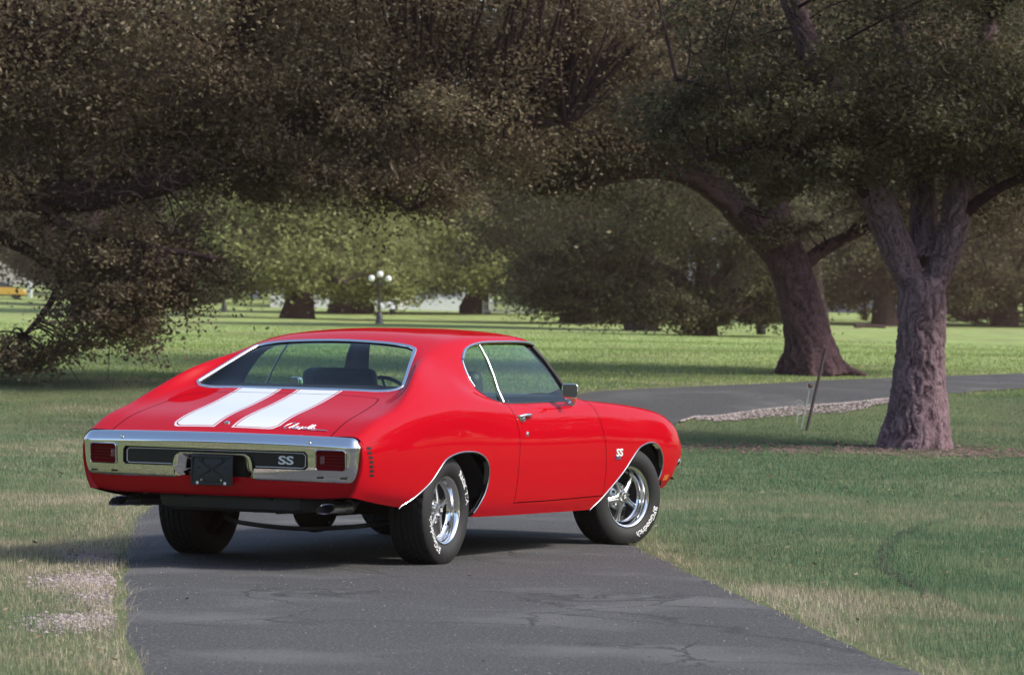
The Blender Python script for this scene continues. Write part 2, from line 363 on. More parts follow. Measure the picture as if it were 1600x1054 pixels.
GLP = [ground(*q)[:2] for q in ((130,905),(120,965),(148,868),(155,930))]
def scatter(n, D0, D1, half, pw):
    k = int(n*1.3); u = rng.random(k); D = (D0**(pw)+(D1**pw-D0**pw)*u)**(1/pw); s = (rng.random(k)*2-1)*(half*D+1.6)
    return np.stack([CAM[0]+FH[0]*D+RH[0]*s, CAM[1]+FH[1]*D+RH[1]*s], -1), D
def blades(n, D0, D1, hgt, wid, name, pw=1.0):
    P, D = scatter(n, D0, D1, .135, pw); od = off_drive(P); keep = od > rng.normal(-.02, .05, len(P)); P = P[keep]; od = od[keep]
    x, y = P[:, 0], P[:, 1]; sfun = (x-CAM[0])*RH[0]+(y-CAM[1])*RH[1]; Dd = (x-CAM[0])*FH[0]+(y-CAM[1])*FH[1]
    nz = vnoise(x*.45, y*.45, 11); nf = vnoise(x*2.2, y*2.2, 12); left = (side_of(P, LEw) > 0)
    dry = .10+.55*np.clip((nz-.46)*3.0, 0, 1)+.62*np.exp(-od/.42)+np.where(left, .25, .0)+(nf-.5)*.6+rng.normal(0, .14, len(P))
    ins = np.zeros(len(P), bool)
    near = (Dd < 30) & (sfun > 0)
    idx = np.where(near)[0]; mp = [tuple(q) for q in MOUND]
    ins[idx] = [inside2((x[i], y[i]), mp) for i in idx]
    dm_ = np.full(len(P), 9.0)
    if len(idx): dm_[idx] = np.abs(side_of(P[idx], MOUND))
    dry = np.where(ins, dry*(1-.45*np.exp(-dm_/.35)), dry+0)
    gp_ = np.exp(-np.min([((x-g[0])**2+(y-g[1])**2)/(.16 if k_ < 2 else .07) for k_, g in enumerate(GLP)], axis=0))
    thin = rng.random(len(P)) < 1.0*np.where((od < .30) & (nf > .52), .35, 1.0)*(1-.8*gp_)
    x, y, dry, ins, od, nz, dm_ = x[thin], y[thin], dry[thin], ins[thin], od[thin], nz[thin], dm_[thin]; m_ = len(x)
    h = hgt*(.55+.9*rng.random(m_))*(1+np.where(ins, .45, 0)*np.exp(-dm_/.35))*(.75+.5*nz)*(.45+1.1*vnoise(x*4.5, y*4.5, 19, 2))*np.where(od < .25, 1.15, 1.0); w = wid*(.7+.6*rng.random(m_))
    th = rng.random(m_)*6.283; lean = rng.normal(0, .55, m_); z0 = TZ(x, y)+GZ0
    dx, dy = np.cos(th), np.sin(th); lx, ly = np.cos(th+1.2), np.sin(th+1.2)
    a_ = np.stack([x-dx*w, y-dy*w, z0], -1); b2 = np.stack([x+dx*w, y+dy*w, z0], -1); c_ = np.stack([x+lx*lean*h, y+ly*lean*h, z0+h/(1+.35*lean**2)], -1)
    V = np.stack([a_, b2, c_], 1).reshape(-1, 3)
    return V, np.repeat(np.clip(dry, 0, 1), 3)
def inside2(p, poly): 
    x, y = p; c = False; n = len(poly)
    for i in range(n):
        x1, y1 = poly[i]; x2, y2 = poly[(i+1) % n]
        if (y1 > y) != (y2 > y) and x < (x2-x1)*(y-y1)/(y2-y1)+x1: c = not c
    return c
for nm, n, D0, D1, h, w, lb in (('grass', 340000, 12.5, 34, .033, .0021, 'short mixed green and tan grass beside the drive'), ('grass', 200000, 34, 62, .032, .0042, 'short green grass round the forked oak and far drive'), ('grass', 90000, 57, 110, .035, .012, 'far mown lawn grass beyond the second stretch of drive')):
    V, dr = blades(n, D0, D1, h, w, nm)
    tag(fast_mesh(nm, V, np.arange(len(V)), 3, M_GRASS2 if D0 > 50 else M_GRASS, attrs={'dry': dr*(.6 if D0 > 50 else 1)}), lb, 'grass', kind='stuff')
# straggly dry tufts leaning over the left edge of the drive and along the right one
tv = []; td_ = []
for k in range(230):
    if k < 110: i = int(rng.integers(95, 190)); E = LEw; sg = 1
    else: i = int(rng.integers(95, 200)); E = REw; sg = -1
    c = E[i]; t = E[i+1]-E[i]; t /= np.linalg.norm(t); nn = np.array([-t[1], t[0]])*sg; c = c+nn*rng.normal(.03, .05)
    for q in range(14):
        a = rng.random()*6.28; L = .05+.12*rng.random()*(1.5 if (k < 40) else 1); d = np.array([math.cos(a), math.sin(a)])*.7-nn*.35; p = c+rng.normal(0, .035, 2); w = np.array([-d[1], d[0]])*.0022
        tv += [(*(p-w), GZ0), (*(p+w), GZ0), (*(p+d*L), GZ0+L*(.25+.5*rng.random()))]; td_ += [.72+.28*rng.random()]*3
tag(fast_mesh('dry_grass', np.array(tv), np.arange(len(tv)), 3, M_GRASS, attrs={'dry': np.array(td_)}), 'straggling dry tan grass along the asphalt edge', 'dry grass', kind='stuff')
# fallen oak leaves lying on turf and drive
fl, _ = scatter(2200, 13, 55, .135, 1.0); keep_ = (off_drive(fl) > 0) | (rng.random(len(fl)) < .10); fl = fl[keep_]; n_ = len(fl); onr = off_drive(fl) < 0
th = rng.random(n_)*6.283; L_ = .011+.014*rng.random(n_); zz_ = TZ(fl[:, 0], fl[:, 1])+np.where(onr, .004, .012+.012*rng.random(n_)); tl_ = rng.normal(0, .35, n_)
dx_, dy_ = np.cos(th), np.sin(th); mk = lambda a, b_, c_: np.stack([fl[:, 0]+(dx_*a-dy_*b_)*L_, fl[:, 1]+(dy_*a+dx_*b_)*L_, zz_+np.abs(c_*tl_)*L_], -1)
V = np.stack([mk(-1, 0, 0), mk(0, .45, .6), mk(1, 0, 1), mk(0, -.45, .2)], 1).reshape(-1, 3)
_mt, _nt2, _b2 = new_mat('dry oak leaf'); _at = _nt2.nodes.new('ShaderNodeAttribute'); _at.attribute_name = 'dry'; _rr = ramp(_nt2, [(0, (.07, .035, .025)), (.6, (.19, .115, .07)), (1, (.36, .27, .18))]); _nt2.links.new(_at.outputs['Fac'], _rr.inputs[0]); _nt2.links.new(_rr.outputs[0], _b2.inputs['Base Color']); _b2.inputs['Roughness'].default_value = .8
tag(fast_mesh('fallen_leaves', V, np.arange(len(V)), 4, _mt, attrs={'dry': np.repeat(rng.random(n_), 4)}), 'dry brown oak leaves scattered over turf and drive', 'leaf litter', kind='stuff')
# ---- loose stone
def pebbles(name, label, pts, smin, smax, mat, flat=.6):
    B = np.array([(1,0,0),(.3,.95,0),(-.8,.6,0),(-.8,-.6,0),(.3,-.95,0),(.1,.1,.9),(0,0,-.8)], float); Fb = [(0,1,5),(1,2,5),(2,3,5),(3,4,5),(4,0,5),(1,0,6),(2,1,6),(3,2,6),(4,3,6),(0,4,6)]
    n = len(pts); V = np.repeat(B[None], n, 0)*(1+rng.normal(0, .22, (n, 7, 3))); a = rng.random(n)*6.28; ca, sa = np.cos(a)[:, None], np.sin(a)[:, None]
    x = V[..., 0]*ca-V[..., 1]*sa; y = V[..., 0]*sa+V[..., 1]*ca; sz = (smin+(smax-smin)*rng.random(n)**2.2)[:, None]
    V = np.stack([x*sz+pts[:, 0:1], y*sz+pts[:, 1:2], V[..., 2]*sz*flat+pts[:, 2:3]], -1).reshape(-1, 3)
    lp = (np.array(Fb)[None]+7*np.arange(n)[:, None, None]).ravel()
    return tag(fast_mesh(name, V, lp, 3, mat, attrs={'dry': np.repeat(rng.random(n), 7)}), label, 'gravel', kind='stuff')
def stone_mat(nm, a, c):
    mt, nt, b = new_mat(nm); at = nt.nodes.new('ShaderNodeAttribute'); at.attribute_name = 'dry'; r_ = ramp(nt, [(0, a), (1, c)]); nt.links.new(at.outputs['Fac'], r_.inputs[0]); nt.links.new(r_.outputs[0], b.inputs['Base Color']); b.inputs['Roughness'].default_value = .9; return mt
M_ST1 = stone_mat('pinkish road gravel', (.12, .088, .086), (.43, .36, .345)); M_ST2 = stone_mat('white limestone gravel', (.16, .12, .115), (.50, .44, .41))
def patch(c, r, ang, n):
    p = rng.normal(0, .45, (n, 2))*np.array(r); ca, sa = math.cos(ang), math.sin(ang); p = np.stack([p[:, 0]*ca-p[:, 1]*sa, p[:, 0]*sa+p[:, 1]*ca], -1)+np.array(c)
    p = p[off_drive(p) > .0]; return np.concatenate([p, np.full((len(p), 1), GZ0+.006)], -1)
gl = [ground(*q)[:2] for q in ((130,905),(120,965),(148,868),(155,930))]
pts = np.concatenate([patch(gl[0], (.8,.30), R(30), 2600), patch(gl[1], (.7,.25), R(25), 1900), patch(gl[2], (.9,.20), R(30), 1300), patch(gl[3], (.9,.2), R(30), 1300)])
pebbles('gravel', 'pale pinkish gravel spilling beside the left drive edge', pts-np.array([0, 0, .004]), .003, .017, M_ST1)
i0 = int(np.argmin(np.linalg.norm(REw-np.array(RE[11]), axis=1))); i1 = int(np.argmin(np.linalg.norm(REw-np.array(RE[14][:2]), axis=1)))
ts = rng.integers(i0, i1, 4600); fall = rng.random(4600)**1.9; tt = (ts-i0)/max(1, i1-i0)
base_ = REw[ts]+(REw[np.minimum(ts+1, len(REw)-1)]-REw[ts])*rng.random((4600, 1)); nrm_ = -FH[None]
off = fall*(.12+1.3*np.sin(np.clip(tt, 0, 1)*3.14)**.8*(.5+.5*vnoise(tt*9, tt*0, 4)))
pp = base_+nrm_*off[:, None]; pts = np.concatenate([pp, TZ(pp[:, 0], pp[:, 1])[:, None]+.02], -1)
far_ = off > .20*vnoise(tt*40, tt*0, 8)+.04
pebbles('gravel', 'white limestone gravel line along the far drive edge', pts[~far_]-np.array([0, 0, .008]), .008, .026, M_ST2)
pebbles('gravel', 'pinkish stones scattered down the bank below the far drive', pts[far_]-np.array([0, 0, .016]), .007, .030, M_ST1)
pts, _ = scatter(3600, 13, 26, .13, 1.0); pts = pts[off_drive(pts) < -.05]; pebbles('gravel', 'fine loose chips and twig bits on the asphalt', np.concatenate([pts, np.full((len(pts), 1), .003)], -1), .002, .006, M_ST1)
mi = MOUND[8:48]; pp = np.repeat(mi, 26, 0)+rng.normal(0, .022, (len(mi)*26, 2))
_mud = stone_mat('dark soil', (.030, .022, .018), (.075, .055, .045)); ob = pebbles('bare_soil', 'dark bare soil line along the lip of thicker turf', np.concatenate([pp, np.full((len(pp), 1), GZ0+.006)], -1), .006, .022, _mud, .5); ob['category'] = 'soil'
# bark mulch and bare soil round the forked oak
M_MULCH = stone_mat('bark mulch', (.07, .040, .038), (.22, .13, .12))
bc = ground(1430, 702)[:2]; q = rng.normal(0, 1, (2600, 2))*np.array([2.0, .75]); pp = bc+q[:, :1]*RH[None]+q[:, 1:]*FH[None]-FH*.35
ob = pebbles('bark_mulch', 'reddish bark litter strewn round the forked oak trunk', np.concatenate([pp, TZ(pp[:, 0], pp[:, 1])[:, None]+GZ0+.012], -1), .010, .045, M_MULCH, .45); ob['category'] = 'mulch'
# ------------------------------------------------------------------ trees
def bark_mat(name, dark, light, sc=1.0):
    mt, nt, b = new_mat(name); N = nt.nodes; tc = N.new('ShaderNodeTexCoord').outputs['Object']
    mp = N.new('ShaderNodeMapping'); mp.inputs['Scale'].default_value = (1, 1, .22); nt.links.new(tc, mp.inputs['Vector'])
    v = tex(nt, 'ShaderNodeTexVoronoi', 16*sc, mp.outputs[0]); n = tex(nt, 'ShaderNodeTexNoise', 26*sc, mp.outputs[0], 6, Distortion=.8); n2 = tex(nt, 'ShaderNodeTexNoise', 2.2, tc, 3)
    mx = N.new('ShaderNodeMath'); mx.operation = 'MULTIPLY'; nt.links.new(v.outputs['Distance'], mx.inputs[0]); nt.links.new(n.outputs['Fac'], mx.inputs[1])
    r_ = ramp(nt, [(.08, dark), (.30, tuple((a+c)/2 for a, c in zip(dark, light))), (.55, light)]); nt.links.new(n.outputs['Fac'], r_.inputs[0])
    c = mixc(nt, mapr(nt, n2.outputs['Fac'], .4, .7, 0, .4), r_.outputs[0], tuple(x*.6 for x in light)); c = mixc(nt, mapr(nt, v.outputs['Distance'], .35, .65, 0, .7), c, dark)
    nt.links.new(c, b.inputs['Base Color']); b.inputs['Roughness'].default_value = .95; b.inputs['Specular IOR Level'].default_value = .15
    bp = N.new('ShaderNodeBump'); bp.inputs['Strength'].default_value = 1.0; bp.inputs['Distance'].default_value = .05; nt.links.new(n.outputs['Fac'], bp.inputs['Height']); nt.links.new(bp.outputs[0], b.inputs['Normal'])
    return mt
def ridge_mat(name, dark, light):
    mt, nt, b = new_mat(name); at = nt.nodes.new('ShaderNodeAttribute'); at.attribute_name = 'ridge'; tc = nt.nodes.new('ShaderNodeTexCoord').outputs['Object']
    n = tex(nt, 'ShaderNodeTexNoise', 30, tc, 5); n2 = tex(nt, 'ShaderNodeTexNoise', 2.5, tc, 3)
    r_ = ramp(nt, [(.05, dark), (.45, tuple((a*.5+c*.5) for a, c in zip(dark, light))), (.95, light)]); nt.links.new(at.outputs['Fac'], r_.inputs[0])
    c = mixc(nt, mapr(nt, n.outputs['Fac'], .3, .7, .45, 0), r_.outputs[0], dark); c = mixc(nt, mapr(nt, n2.outputs['Fac'], .45, .65, 0, .3), c, tuple(x*.65 for x in light))
    nt.links.new(c, b.inputs['Base Color']); b.inputs['Roughness'].default_value = .95; b.inputs['Specular IOR Level'].default_value = .1
    bp = nt.nodes.new('ShaderNodeBump'); bp.inputs['Strength'].default_value = .8; bp.inputs['Distance'].default_value = .02; nt.links.new(n.outputs['Fac'], bp.inputs['Height']); nt.links.new(bp.outputs[0], b.inputs['Normal']); return mt
M_BARKR = ridge_mat('furrowed grey bark', (.034, .019, .023), (.30, .205, .23)); M_BARKR2 = ridge_mat('furrowed brown bark', (.035, .020, .024), (.19, .115, .125))
def leaf_mat(name, cols):
    mt, nt, b = new_mat(name); at = nt.nodes.new('ShaderNodeAttribute'); at.attribute_name = 'tone'
    r_ = ramp(nt, cols); nt.links.new(at.outputs['Fac'], r_.inputs[0]); nt.links.new(r_.outputs[0], b.inputs['Base Color']); b.inputs['Roughness'].default_value = .5; b.inputs['Specular IOR Level'].default_value = .25
    tl = nt.nodes.new('ShaderNodeBsdfTranslucent'); nt.links.new(r_.outputs[0], tl.inputs[0]); ms = nt.nodes.new('ShaderNodeMixShader'); ms.inputs[0].default_value = .42
    nt.links.new(b.outputs[0], ms.inputs[1]); nt.links.new(tl.outputs[0], ms.inputs[2]); nt.links.new(ms.outputs[0], nt.nodes['Material Output'].inputs[0]); return mt
M_BARK = bark_mat('grey oak bark', (.050, .034, .036), (.26, .205, .215)); M_BARK2 = bark_mat('brown oak bark', (.040, .024, .026), (.150, .098, .102))
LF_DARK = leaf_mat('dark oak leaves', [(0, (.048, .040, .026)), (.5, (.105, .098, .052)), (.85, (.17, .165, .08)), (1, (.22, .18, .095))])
LF_BRWN = leaf_mat('veil-browned oak leaves', [(0, (.10, .070, .048)), (.5, (.205, .162, .102)), (.85, (.28, .235, .14)), (1, (.34, .26, .16))])  # olive leaves browned and lifted: a warm haze veil painted into the colour
LF_LITE = leaf_mat('sun-lightened oak leaves', [(0, (.17, .18, .075)), (.5, (.32, .35, .14)), (.85, (.42, .44, .19)), (1, (.46, .42, .20))])  # pale leaf tones with the sunlight painted in
def leaf_cloud(C, n_per, rad, size, tone, r):
    """leaf-sized faces spread through clumps; C clump centres"""
    k = len(C); n = k*n_per; c = np.repeat(C, n_per, 0); rr = np.repeat(rad, n_per)[:, None]
    ax = r.normal(0, 1, (k, 3)); ax[:, 2] = ax[:, 2]*.25-.15; ax /= np.linalg.norm(ax, axis=1, keepdims=True); ax = np.repeat(ax, n_per, 0)   # every clump is a spray along its own twig
    p = c+r.normal(0, .36, (n, 3))*rr*np.array([1, 1, .70])+ax*(r.normal(0, .62, (n, 1))*rr); p[:, 2] -= .14*((p[:, :2]-c[:, :2])**2).sum(1)/rr[:, 0]
    d = r.normal(0, 1, (n, 3)); d[:, 2] = d[:, 2]*.6-.25; d /= np.linalg.norm(d, axis=1, keepdims=True)
    q = r.normal(0, 1, (n, 3))+np.array([0, 0, .9]); w = np.cross(d, q); w /= np.linalg.norm(w, axis=1, keepdims=True)+1e-9
    L = size*(.65+.7*r.random(n))[:, None]; nrm = np.cross(w, d)
    V = np.stack([p-d*L*.5, p+w*L*.27-d*L*.05+nrm*L*.06, p+d*L*.5, p-w*L*.27-d*L*.05+nrm*L*.06], 1).reshape(-1, 3)
    t = np.clip(np.repeat(np.repeat(tone, n_per)+r.normal(0, .17, n), 4), 0, 1)
    return V, t
def limb_mesh(paths, n=10, amp=.05, seed=0):
    V = []; F = []; rr = np.random.default_rng(seed)
    for pts, r0, r1 in paths:
        P = np.array(pts, float); m_ = max(8, int(np.linalg.norm(np.diff(P, axis=0), axis=1).sum()/max(.12, float(np.max(r0))*.6))); m_ = min(m_, 70)
        S_ = smooth_path(P, m_); t = np.linspace(0, 1, m_)
        if hasattr(r0, '__len__'): rad = np.interp(t, np.linspace(0, 1, len(r0)), r0)
        else: rad = r0+(r1-r0)*t**.8
        nn = n if np.max(rad) > .06 else 5
        if np.max(rad) > .2: nn = 40
        v, f = tube(S_, list(rad), nn, True); v = np.array(v)
        if np.max(rad) > .06:
            cen = np.repeat(S_, nn, 0); d = v-cen; ang = np.tile(np.arange(nn), m_)/nn*6.283; s_ = np.repeat(t, nn)*len(P)
            k = 1+amp*(np.sin(ang*3+s_*2+seed)+.6*np.sin(ang*7-s_*5)+.5*np.sin(ang*11+s_*9))*.6+rr.normal(0, amp*.35, len(v)); v = cen+d*k[:, None]
        o = len(V); V += v.tolist(); F += [tuple(i+o for i in q) for q in f]
    return V, F
def fused_trunk(V, F, bark, root, vox):
    """trunk and main limbs grown into one skin, then furrowed like oak bark"""
    o = mesh_obj('trunk', V, F, bark, root)
    md = o.modifiers.new('r', 'REMESH'); md.mode = 'VOXEL'; md.voxel_size = vox
    sm = o.modifiers.new('s', 'SMOOTH'); sm.iterations = 10; sm.factor = .5
    dg = bpy.context.evaluated_depsgraph_get(); me = bpy.data.meshes.new_from_object(o.evaluated_get(dg)); o.modifiers.clear(); old = o.data; o.data = me; bpy.data.meshes.remove(old); me.name = 'trunk'
    n = len(me.vertices); co = np.zeros(n*3, np.float32); me.vertices.foreach_get('co', co); co = co.reshape(-1, 3).astype(float)
    nr = np.zeros(n*3, np.float32); me.vertices.foreach_get('normal', nr); nr = nr.reshape(-1, 3)
    a = np.arctan2(nr[:, 1], nr[:, 0])                     # furrows run along the stem: wobble the angle with height
    wob = (vnoise(co[:, 0]*3+co[:, 1]*2, co[:, 2]*2.2, 31, 3)-.5)*1.6
    q = np.abs(vnoise((a+wob)*8.0+20, co[:, 2]*2.4+co[:, 0]*1.5, 33, 3)-.5)*2
    q2 = np.abs(vnoise((a+wob*.7)*14+40, co[:, 2]*5.5, 35, 2)-.5)*2
    d = (np.clip(q*2.6, 0, 1)-.7)*.030+(np.clip(q2*2.2, 0, 1)-.6)*.014
    co += nr*d[:, None]; me.vertices.foreach_set('co', co.astype(np.float32).ravel())
    at = me.attributes.new('ridge', 'FLOAT', 'POINT'); at.data.foreach_set('value', np.clip(.6*np.clip(q*2.6, 0, 1)+.4*np.clip(q2*2.2, 0, 1), 0, 1).astype(np.float32))
    me.polygons.foreach_set('use_smooth', np.ones(len(me.polygons), bool)); me.materials.clear(); me.materials.append(bark); me.update(); return o
def make_tree(name, label, loc, limbs, blobs, leaf, leafsize, bark, cat='tree', seed=1, group=None, twig_r=.012, keep=None, extra=(), rz=RZ, fuse=0):
    """limbs: trunk first, local x = right, y = away, z = up.  blobs: (centre, radii, clumps, leaves per clump, clump radius)"""
    r = np.random.default_rng(seed); root = tag(empty(name, loc, rz), label, cat, group)
    if fuse:
        V, F = limb_mesh([l for l in limbs if np.max(l[1]) > .12], 14, .03, seed); tr = fused_trunk(V, F, bark, root, fuse)
        V, F = limb_mesh([l for l in limbs if np.max(l[1]) <= .12], 12, .06, seed+1); mesh_obj('limbs', V, F, bark, tr)
    else: V, F = limb_mesh(limbs[:1], 14, .06, seed); tr = mesh_obj('trunk', V, F, bark, root)
    if len(limbs) > 1 and not fuse:
        V, F = limb_mesh(limbs[1:], 12, .06, seed+1); mesh_obj('limbs', V, F, bark, tr)
    sk = np.concatenate([smooth_path(l[0], 24)[6:] for l in (limbs[1:] or limbs)])
    CC = []; RR = []; TT = []; NN = []
    for c, rd, k, n_per, cr in blobs:
        g = r.normal(0, 1, (k, 3)); g /= np.linalg.norm(g, axis=1, keepdims=True); q = np.array(c)+g*(r.random((k, 1))**.42)*np.array(rd)
        if keep is not None: q = q[[keep(p) for p in q]]
        CC.append(q); RR.append(cr*(.65+.7*r.random(len(q)))); TT.append(np.clip(.42+r.normal(0, .16, len(q)), 0, 1)); NN.append(n_per)
    tw = []; 
    for q in CC:
        for p in q[::2 if len(q) > 150 else 1]:
            d2 = ((sk-p)**2).sum(1)+np.where(sk[:, 2] > p[2]+.6, .8, 0); a = sk[int(np.argmin(d2))]; mid = (a+p)/2+r.normal(0, .12, 3)*np.linalg.norm(p-a)*.6+np.array([0, 0, .08*np.linalg.norm(p-a)])
            tw.append(([a, mid, p, p+r.normal(0, .25, 3)+np.array([0, 0, -.1])], min(.05, twig_r*(1.2+np.linalg.norm(p-a)*.8)), twig_r*.35))
    for pts, r0 in extra: tw.append((pts, r0, r0*.35))
    V, F = limb_mesh(tw, 5, 0, seed+2); mesh_obj('twigs', V, F, bark, tr)
    Vs = []; Ts = []
    for q, rr_, t_, n_per in zip(CC, RR, TT, NN):
        if len(q): v, t = leaf_cloud(q, n_per, rr_, leafsize, t_, r); Vs.append(v); Ts.append(t)
    V = np.concatenate(Vs); fast_mesh('crown', V, np.arange(len(V)), 4, leaf, root, attrs={'tone': np.concatenate(Ts)})
    return root
def copy_tree(root, loc, sc, rz, label, group=None, name=None):
    def cp(o, par):
        c = o.copy(); COL.objects.link(c); c.parent = par
        for ch in list(o.children): cp(ch, c)
        return c
    c = cp(root, None); c.location = loc; c.scale = (sc[0], sc[1], sc[2]); c.rotation_euler = (0, 0, rz); c['label'] = label
    if group: c['group'] = group
    elif 'group' in c: del c['group']
    return c
def jit(r, a): return r.normal(0, a)
# forked oak on the right
la = ground(1430, 699); la[2] += GZ0-.03
def L3(pts, y=0.0): return [(p[0], (p[2] if len(p) > 2 else y), p[1]) for p in pts]
limbs = [(L3([(-.01,-.05),(-.01,.06),(.0,.18),(.015,.42),(.03,.85),(.045,1.45),(.05,1.85),(.06,2.15)]), [.50,.43,.365,.325,.305,.300,.305,.27], 0),
 (L3([(-.0,1.85),(-.10,2.12),(-.26,2.46),(-.52,3.08),(-.76,3.6),(-1.0,4.15),(-1.5,5.2),(-1.9,6.2)]), [.17,.205,.20,.18,.165,.15,.12,.07], 0),
 (L3([(.12,1.85),(.23,2.15),(.38,2.6),(.47,3.2),(.56,4.0,.3),(.9,5.4,.5)]), [.15,.185,.185,.17,.15,.09], 0),
 (L3([(.07,2.35,.15),(.10,3.0,.5),(.05,3.9,.8),(-.2,5.4,1.2)]), [.2,.16,.14,.08], 0),
 (L3([(.44,2.85),(.85,3.2,-.2),(1.5,3.5,-.4),(2.4,3.7,-.6)]), .085, .03), (L3([(-.55,3.1),(-1.2,3.5,-.5),(-2.0,3.7,-.9),(-2.8,3.5,-1.0)]), .09, .03),
 (L3([(-.8,3.7),(-1.6,4.3,.6),(-3.0,4.6,1.0)]), .08, .03), (L3([(.5,3.6),(1.3,4.3,.6),(2.6,4.8,1.0)]), .09, .03)]
rt_ = np.random.default_rng(4)
# buttress roots
for a, L in ((R(200), .55), (R(-20), .42), (R(255), .45), (R(310), .40), (R(60), .4), (R(140), .45)):
    limbs.append(([(math.cos(a)*.22, math.sin(a)*.22, .30), (math.cos(a)*.36, math.sin(a)*.36, .12), (math.cos(a)*L, math.sin(a)*L, -.03)], .15, .05))
ex = []
for k in range(22):
    x0 = rt_.uniform(-1.9, 1.3); z0 = rt_.uniform(2.5, 3.6); p = np.array([x0, -.5+rt_.normal(0, .3), z0]); pts = [p]
    for j in range(4): p = p+np.array([rt_.normal(0, .09), rt_.normal(0, .05), -rt_.uniform(.02, .16)]); pts.append(p)
    ex.append((pts, .007))
make_tree('oak_tree', 'forked oak with furrowed grey bark standing on the grass nearest the drive', la, limbs,
 [((-1.0,-.6,4.2),(2.6,1.6,1.0),75,370,.42),((1.3,-.3,4.2),(2.2,1.6,1.1),60,370,.42),((0,0,6.2),(4.4,3.6,1.9),200,260,.62),((-1.9,-.7,3.45),(.9,.7,.35),12,230,.30),((.15,-.8,3.75),(.9,.5,.35),10,260,.28)], LF_DARK, .070, M_BARKR, seed=21, twig_r=.009, extra=ex, fuse=.022)
# leaning oak behind the far drive
lb = ground(1262, 584); lb[2] += GZ0-.03
limbs = [(L3([(.12,-.05),(.10,.08),(.05,.30),(-.03,.75),(-.13,1.2),(-.30,1.75),(-.42,2.05),(-.55,2.35)]), [.58,.50,.41,.375,.36,.355,.355,.27], 0),
 (L3([(-.45,1.95),(-.80,2.35),(-1.15,2.72),(-1.6,3.15),(-2.2,3.46),(-2.9,3.5),(-3.6,3.3),(-4.6,3.0)]), [.27,.265,.25,.235,.21,.18,.12,.06], 0),
 (L3([(-.42,2.05),(-.58,2.7),(-.72,3.3),(-.80,4.2),(-.85,5.5),(-.7,7)]), [.27,.24,.22,.20,.15,.07], 0),
 (L3([(-.78,3.6),(-1.2,4.1),(-1.9,4.7),(-2.8,5.2)]), [.15,.15,.12,.05], 0),
 (L3([(-.30,1.7,.1),(.3,2.2,.4),(1.2,2.6,.8),(2.6,2.9,1.2)]), .16, .05), (L3([(-.6,2.9),(.4,3.8,.5),(2.0,4.6,.9)]), .14, .05), (L3([(-3,3.45),(-4,4.2,.5),(-5.2,4.6,.8)]), .09, .03)]
for a, L in ((R(-8), 1.0), (R(185), .6), (R(265), .6), (R(300), .65), (R(90), .5)):
    limbs.append(([(math.cos(a)*.28+.06, math.sin(a)*.28, .42), (math.cos(a)*.5+.06, math.sin(a)*.5, .16), (math.cos(a)*L+.06, math.sin(a)*L, -.02)], .20, .06))
make_tree('oak_tree', 'leaning brown oak with arching side limb beyond the far drive', lb, limbs,
 [((-.3,0,6.0),(6.4,4.5,2.3),360,280,.75),((-3.9,-.4,3.9),(2.0,1.6,.9),50,380,.55),((2.8,.2,3.6),(2.6,2.0,1.1),60,380,.55),((-1.6,.8,4.6),(2.2,1.2,.8),45,370,.5),((1.2,-.8,2.75),(.9,.5,.45),10,230,.38),((-.6,-.8,2.45),(.65,.35,.22),8,200,.26)], LF_BRWN, .083, M_BARKR2, seed=32, twig_r=.012, fuse=.035)
# spreading oak on the left, trunk beyond the frame
lc = ground(-190, 588); lc[2] += GZ0-.03
limbs = [(L3([(0,-.05),(0,.15),(.0,.5),(.05,1.2),(.1,1.9),(.15,2.5)]), [.80,.66,.55,.50,.50,.42], 0),
 (L3([(.1,2.1),(.9,2.35),(1.9,2.05),(2.6,1.65),(3.1,1.2),(3.5,.95)]), [.14,.12,.10,.085,.07,.04], 0),
 (L3([(.1,2.4),(1.6,2.75),(3.0,2.75),(4.6,3.15),(6.2,3.9),(8.0,4.2),(10.0,3.9)]), [.30,.26,.22,.19,.15,.11,.05], 0),
 (L3([(3.4,2.8),(4.0,3.3),(4.5,3.9),(5.0,4.9)]), .10, .04), (L3([(.1,2.4),(.8,3.6),(2.2,4.9),(4.2,5.9)]), [.3,.27,.2,.08], 0), (L3([(0,2.3),(-1.5,3.4),(-3.4,4.2)]), .25, .08), (L3([(.1,2.5,.2),(.5,4.0,1.0),(1.0,6.0,1.6)]), .24, .08),
 (L3([(2.0,2.75),(3.0,2.2,-.8),(4.0,2.0,-1.2),(5.0,1.85,-1.4)]), .11, .04), (L3([(2.7,1.6),(2.5,1.1,-.3),(2.2,.7,-.5)]), .07, .03), (L3([(5.2,3.4),(6.0,3.0,-.5),(7.0,3.0,-.8),(7.8,2.6,-.9)]), .09, .03)]
ex = []
for k in range(120):
    p = np.array([rt_.uniform(2.1, 5.0), -1.6+rt_.normal(0, .5), rt_.uniform(2.2, 4.6)]); pts = [p]; a = rt_.uniform(0, 6.28)
    for j in range(5): a += rt_.normal(0, .7); p = p+np.array([math.cos(a)*.14, rt_.normal(0, .06), math.sin(a)*.13]); pts.append(p)
    ex.append((pts, .008))
gapC = lambda p: not (1.5 < p[0] < 2.75 and p[2] < 1.75 and p[2] > .75 and p[0]+p[2] < 4.0)
